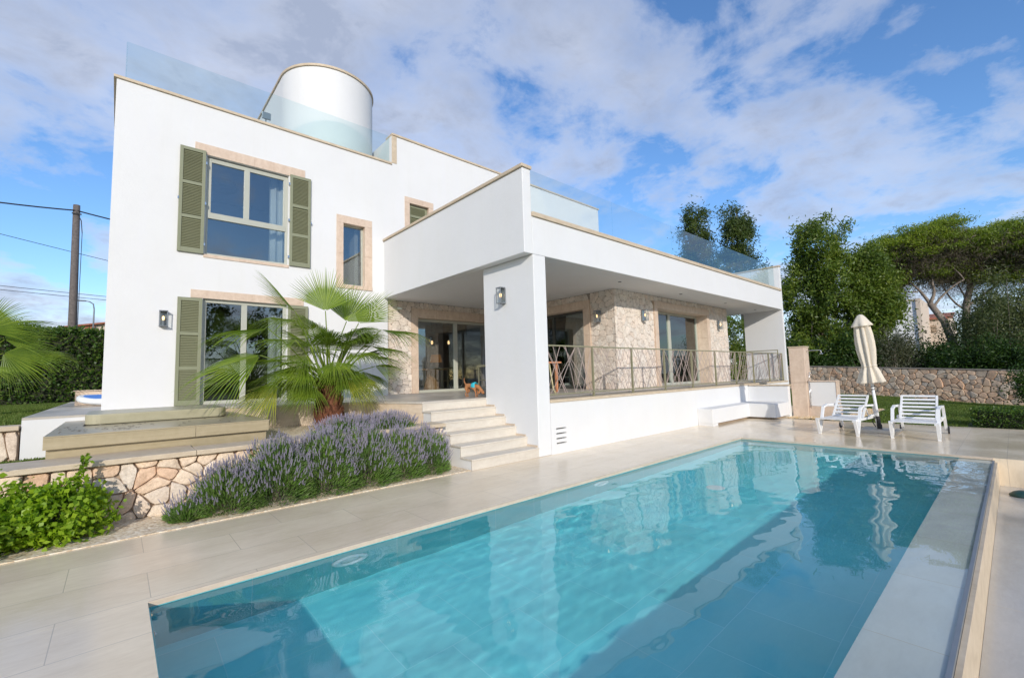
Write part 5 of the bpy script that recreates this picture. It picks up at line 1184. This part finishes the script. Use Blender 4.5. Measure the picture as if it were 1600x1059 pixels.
# ------------------------------------------------------------------ distant houses at the right
t = thing('distant_white_house', 'distant white flat roofed house seen below the pine branches', 'house', (58, 2.5, 0)); O = (58, 2.5, 0)
m_ = MB(O); m_.box(55.6, 62, .55, 5.5, 0, 8.0); m_.build('wall', M['farwhite'], t)
m_ = MB(O); m_.box(55.4, 62.2, .2, .54, 0, 8.15); m_.box(55.5, 62.1, .54, 5.6, 8.0, 8.15); m_.build('trim', M['farwall'], t)
t = thing('distant_pink_house', 'distant pink house with a terracotta roof beside the leaning pine trunk', 'house', (64, 0, 0)); O = (64, 0, 0)
m_ = MB(O); m_.box(62, 70, -1.4, 1.2, 0, 6.5); m_.build('wall', M['farwall'], t)
m_ = MB(O); m_.add([(61.7, -1.7, 6.5), (61.7, 1.4, 6.5), (66, 1.4, 7.3), (66, -1.7, 7.3), (61.7, -1.7, 6.35), (61.7, 1.4, 6.35)], [(0,1,2,3),(0,4,5,1)]); m_.build('roof', M['terracotta'], t)
m_ = MB(O); m_.box(61.94, 61.99, -.3, .35, 4.9, 5.7); m_.build('window', M['mortar'], t)

# ------------------------------------------------------------------ world, sun, camera
W = bpy.data.worlds.new('World'); S.world = W; W.use_nodes = True; nt = W.node_tree; n = nt.nodes; l = nt.links
bg = n['Background']; sky = N(nt, 'ShaderNodeTexSky'); sky.sky_type = 'NISHITA'; sky.sun_disc = False
sd = Vector((-.62, -1.0, .42)).normalized(); el = math.asin(sd.z); az = math.atan2(sd.x, sd.y)
sky.sun_elevation = el; sky.sun_rotation = az; sky.air_density = 1.0; sky.dust_density = .4; sky.ozone_density = 2.2; sky.altitude = 50
tc = N(nt, 'ShaderNodeTexCoord'); sep = N(nt, 'ShaderNodeSeparateXYZ'); l.new(tc.outputs['Generated'], sep.inputs[0])
def mth(op, a, b2=None, cl=False):
    m_ = N(nt, 'ShaderNodeMath', operation=op); m_.use_clamp = cl
    for i, v in enumerate((a, b2)):
        if v is None: continue
        if hasattr(v, 'links'): l.new(v, m_.inputs[i])
        else: m_.inputs[i].default_value = v
    return m_.outputs[0]
zz = mth('ADD', mth('MAXIMUM', sep.outputs[2], 0.), .22)
cmb = N(nt, 'ShaderNodeCombineXYZ'); l.new(mth('DIVIDE', sep.outputs[0], zz), cmb.inputs[0]); l.new(mth('DIVIDE', sep.outputs[1], zz), cmb.inputs[1]); cmb.inputs[2].default_value = 3.7
n1 = noise(nt, 1.3, 9, .58, cmb.outputs[0], .25); n2 = noise(nt, 5.5, 8, .62, cmb.outputs[0], .3)
dens = mth('ADD', mth('MULTIPLY', n1, .72), mth('MULTIPLY', n2, .28))
hz = mth('MULTIPLY', mth('SUBTRACT', .30, sep.outputs[2], True), .25)         # more cloud low in the sky
dens = mth('ADD', dens, hz)
mask = ramp(nt, dens, [(.455, (0, 0, 0)), (.515, (.50, .50, .50)), (.60, (.88, .88, .88))])
shade = ramp(nt, mth('ADD', mth('MULTIPLY', n1, .5), mth('MULTIPLY', n2, .5)), [(.38, (5.7, 5.9, 6.4)), (.50, (4.2, 4.5, 5.3)), (.62, (2.6, 2.95, 3.8))])
hsv = N(nt, 'ShaderNodeHueSaturation'); hsv.inputs['Saturation'].default_value = 1.12; l.new(sky.outputs[0], hsv.inputs['Color'])
blue = mixc(nt, 1, hsv.outputs[0], (1.02, 1.13, 1.30), 'MULTIPLY')
l.new(mixc(nt, mask, blue, shade), bg.inputs['Color']); bg.inputs['Strength'].default_value = .15
sun = bpy.data.lights.new('sun', 'SUN'); sun.energy = 3.0; sun.angle = math.radians(.55); sun.color = (1, .93, .83)
so_ = bpy.data.objects.new('sun', sun); COL.objects.link(so_); so_.rotation_euler = sd.to_track_quat('Z', 'Y').to_euler(); so_.location = (-20, -30, 20)
sun.cycles.is_caustics_light = True
for o in bpy.data.objects:
    if o.name.startswith(('pool_floor', 'pool_wall', 'pool_ledge', 'pool_drain', 'lens', 'ring')): o.cycles.is_caustics_receiver = True
cam = bpy.data.cameras.new('camera'); co = bpy.data.objects.new('camera', cam); COL.objects.link(co); S.camera = co
cam.sensor_fit = 'HORIZONTAL'; cam.sensor_width = 36; cam.lens = 694.328/1600*36; cam.clip_end = 2000; cam.clip_start = .05
Fv, Rv, Uv = Vector((.66225417, .74475687, .08219868)), Vector((.74851853, -.66253091, -.02779937)), Vector((-.0337554, -.07993749, .99622817))
mt = Matrix((Rv, Uv, -Fv)).transposed().to_4x4(); mt.translation = Vector((-5.62514651, -5.68806986, 1.44744734)); co.matrix_world = mt
S.view_settings.view_transform = 'Standard'; S.view_settings.look = 'None'; S.view_settings.exposure = 0.16; S.view_settings.gamma = 1
S.render.engine = 'CYCLES'; S.cycles.max_bounces = 10; S.cycles.transparent_max_bounces = 16; S.cycles.diffuse_bounces = 4; S.cycles.glossy_bounces = 5
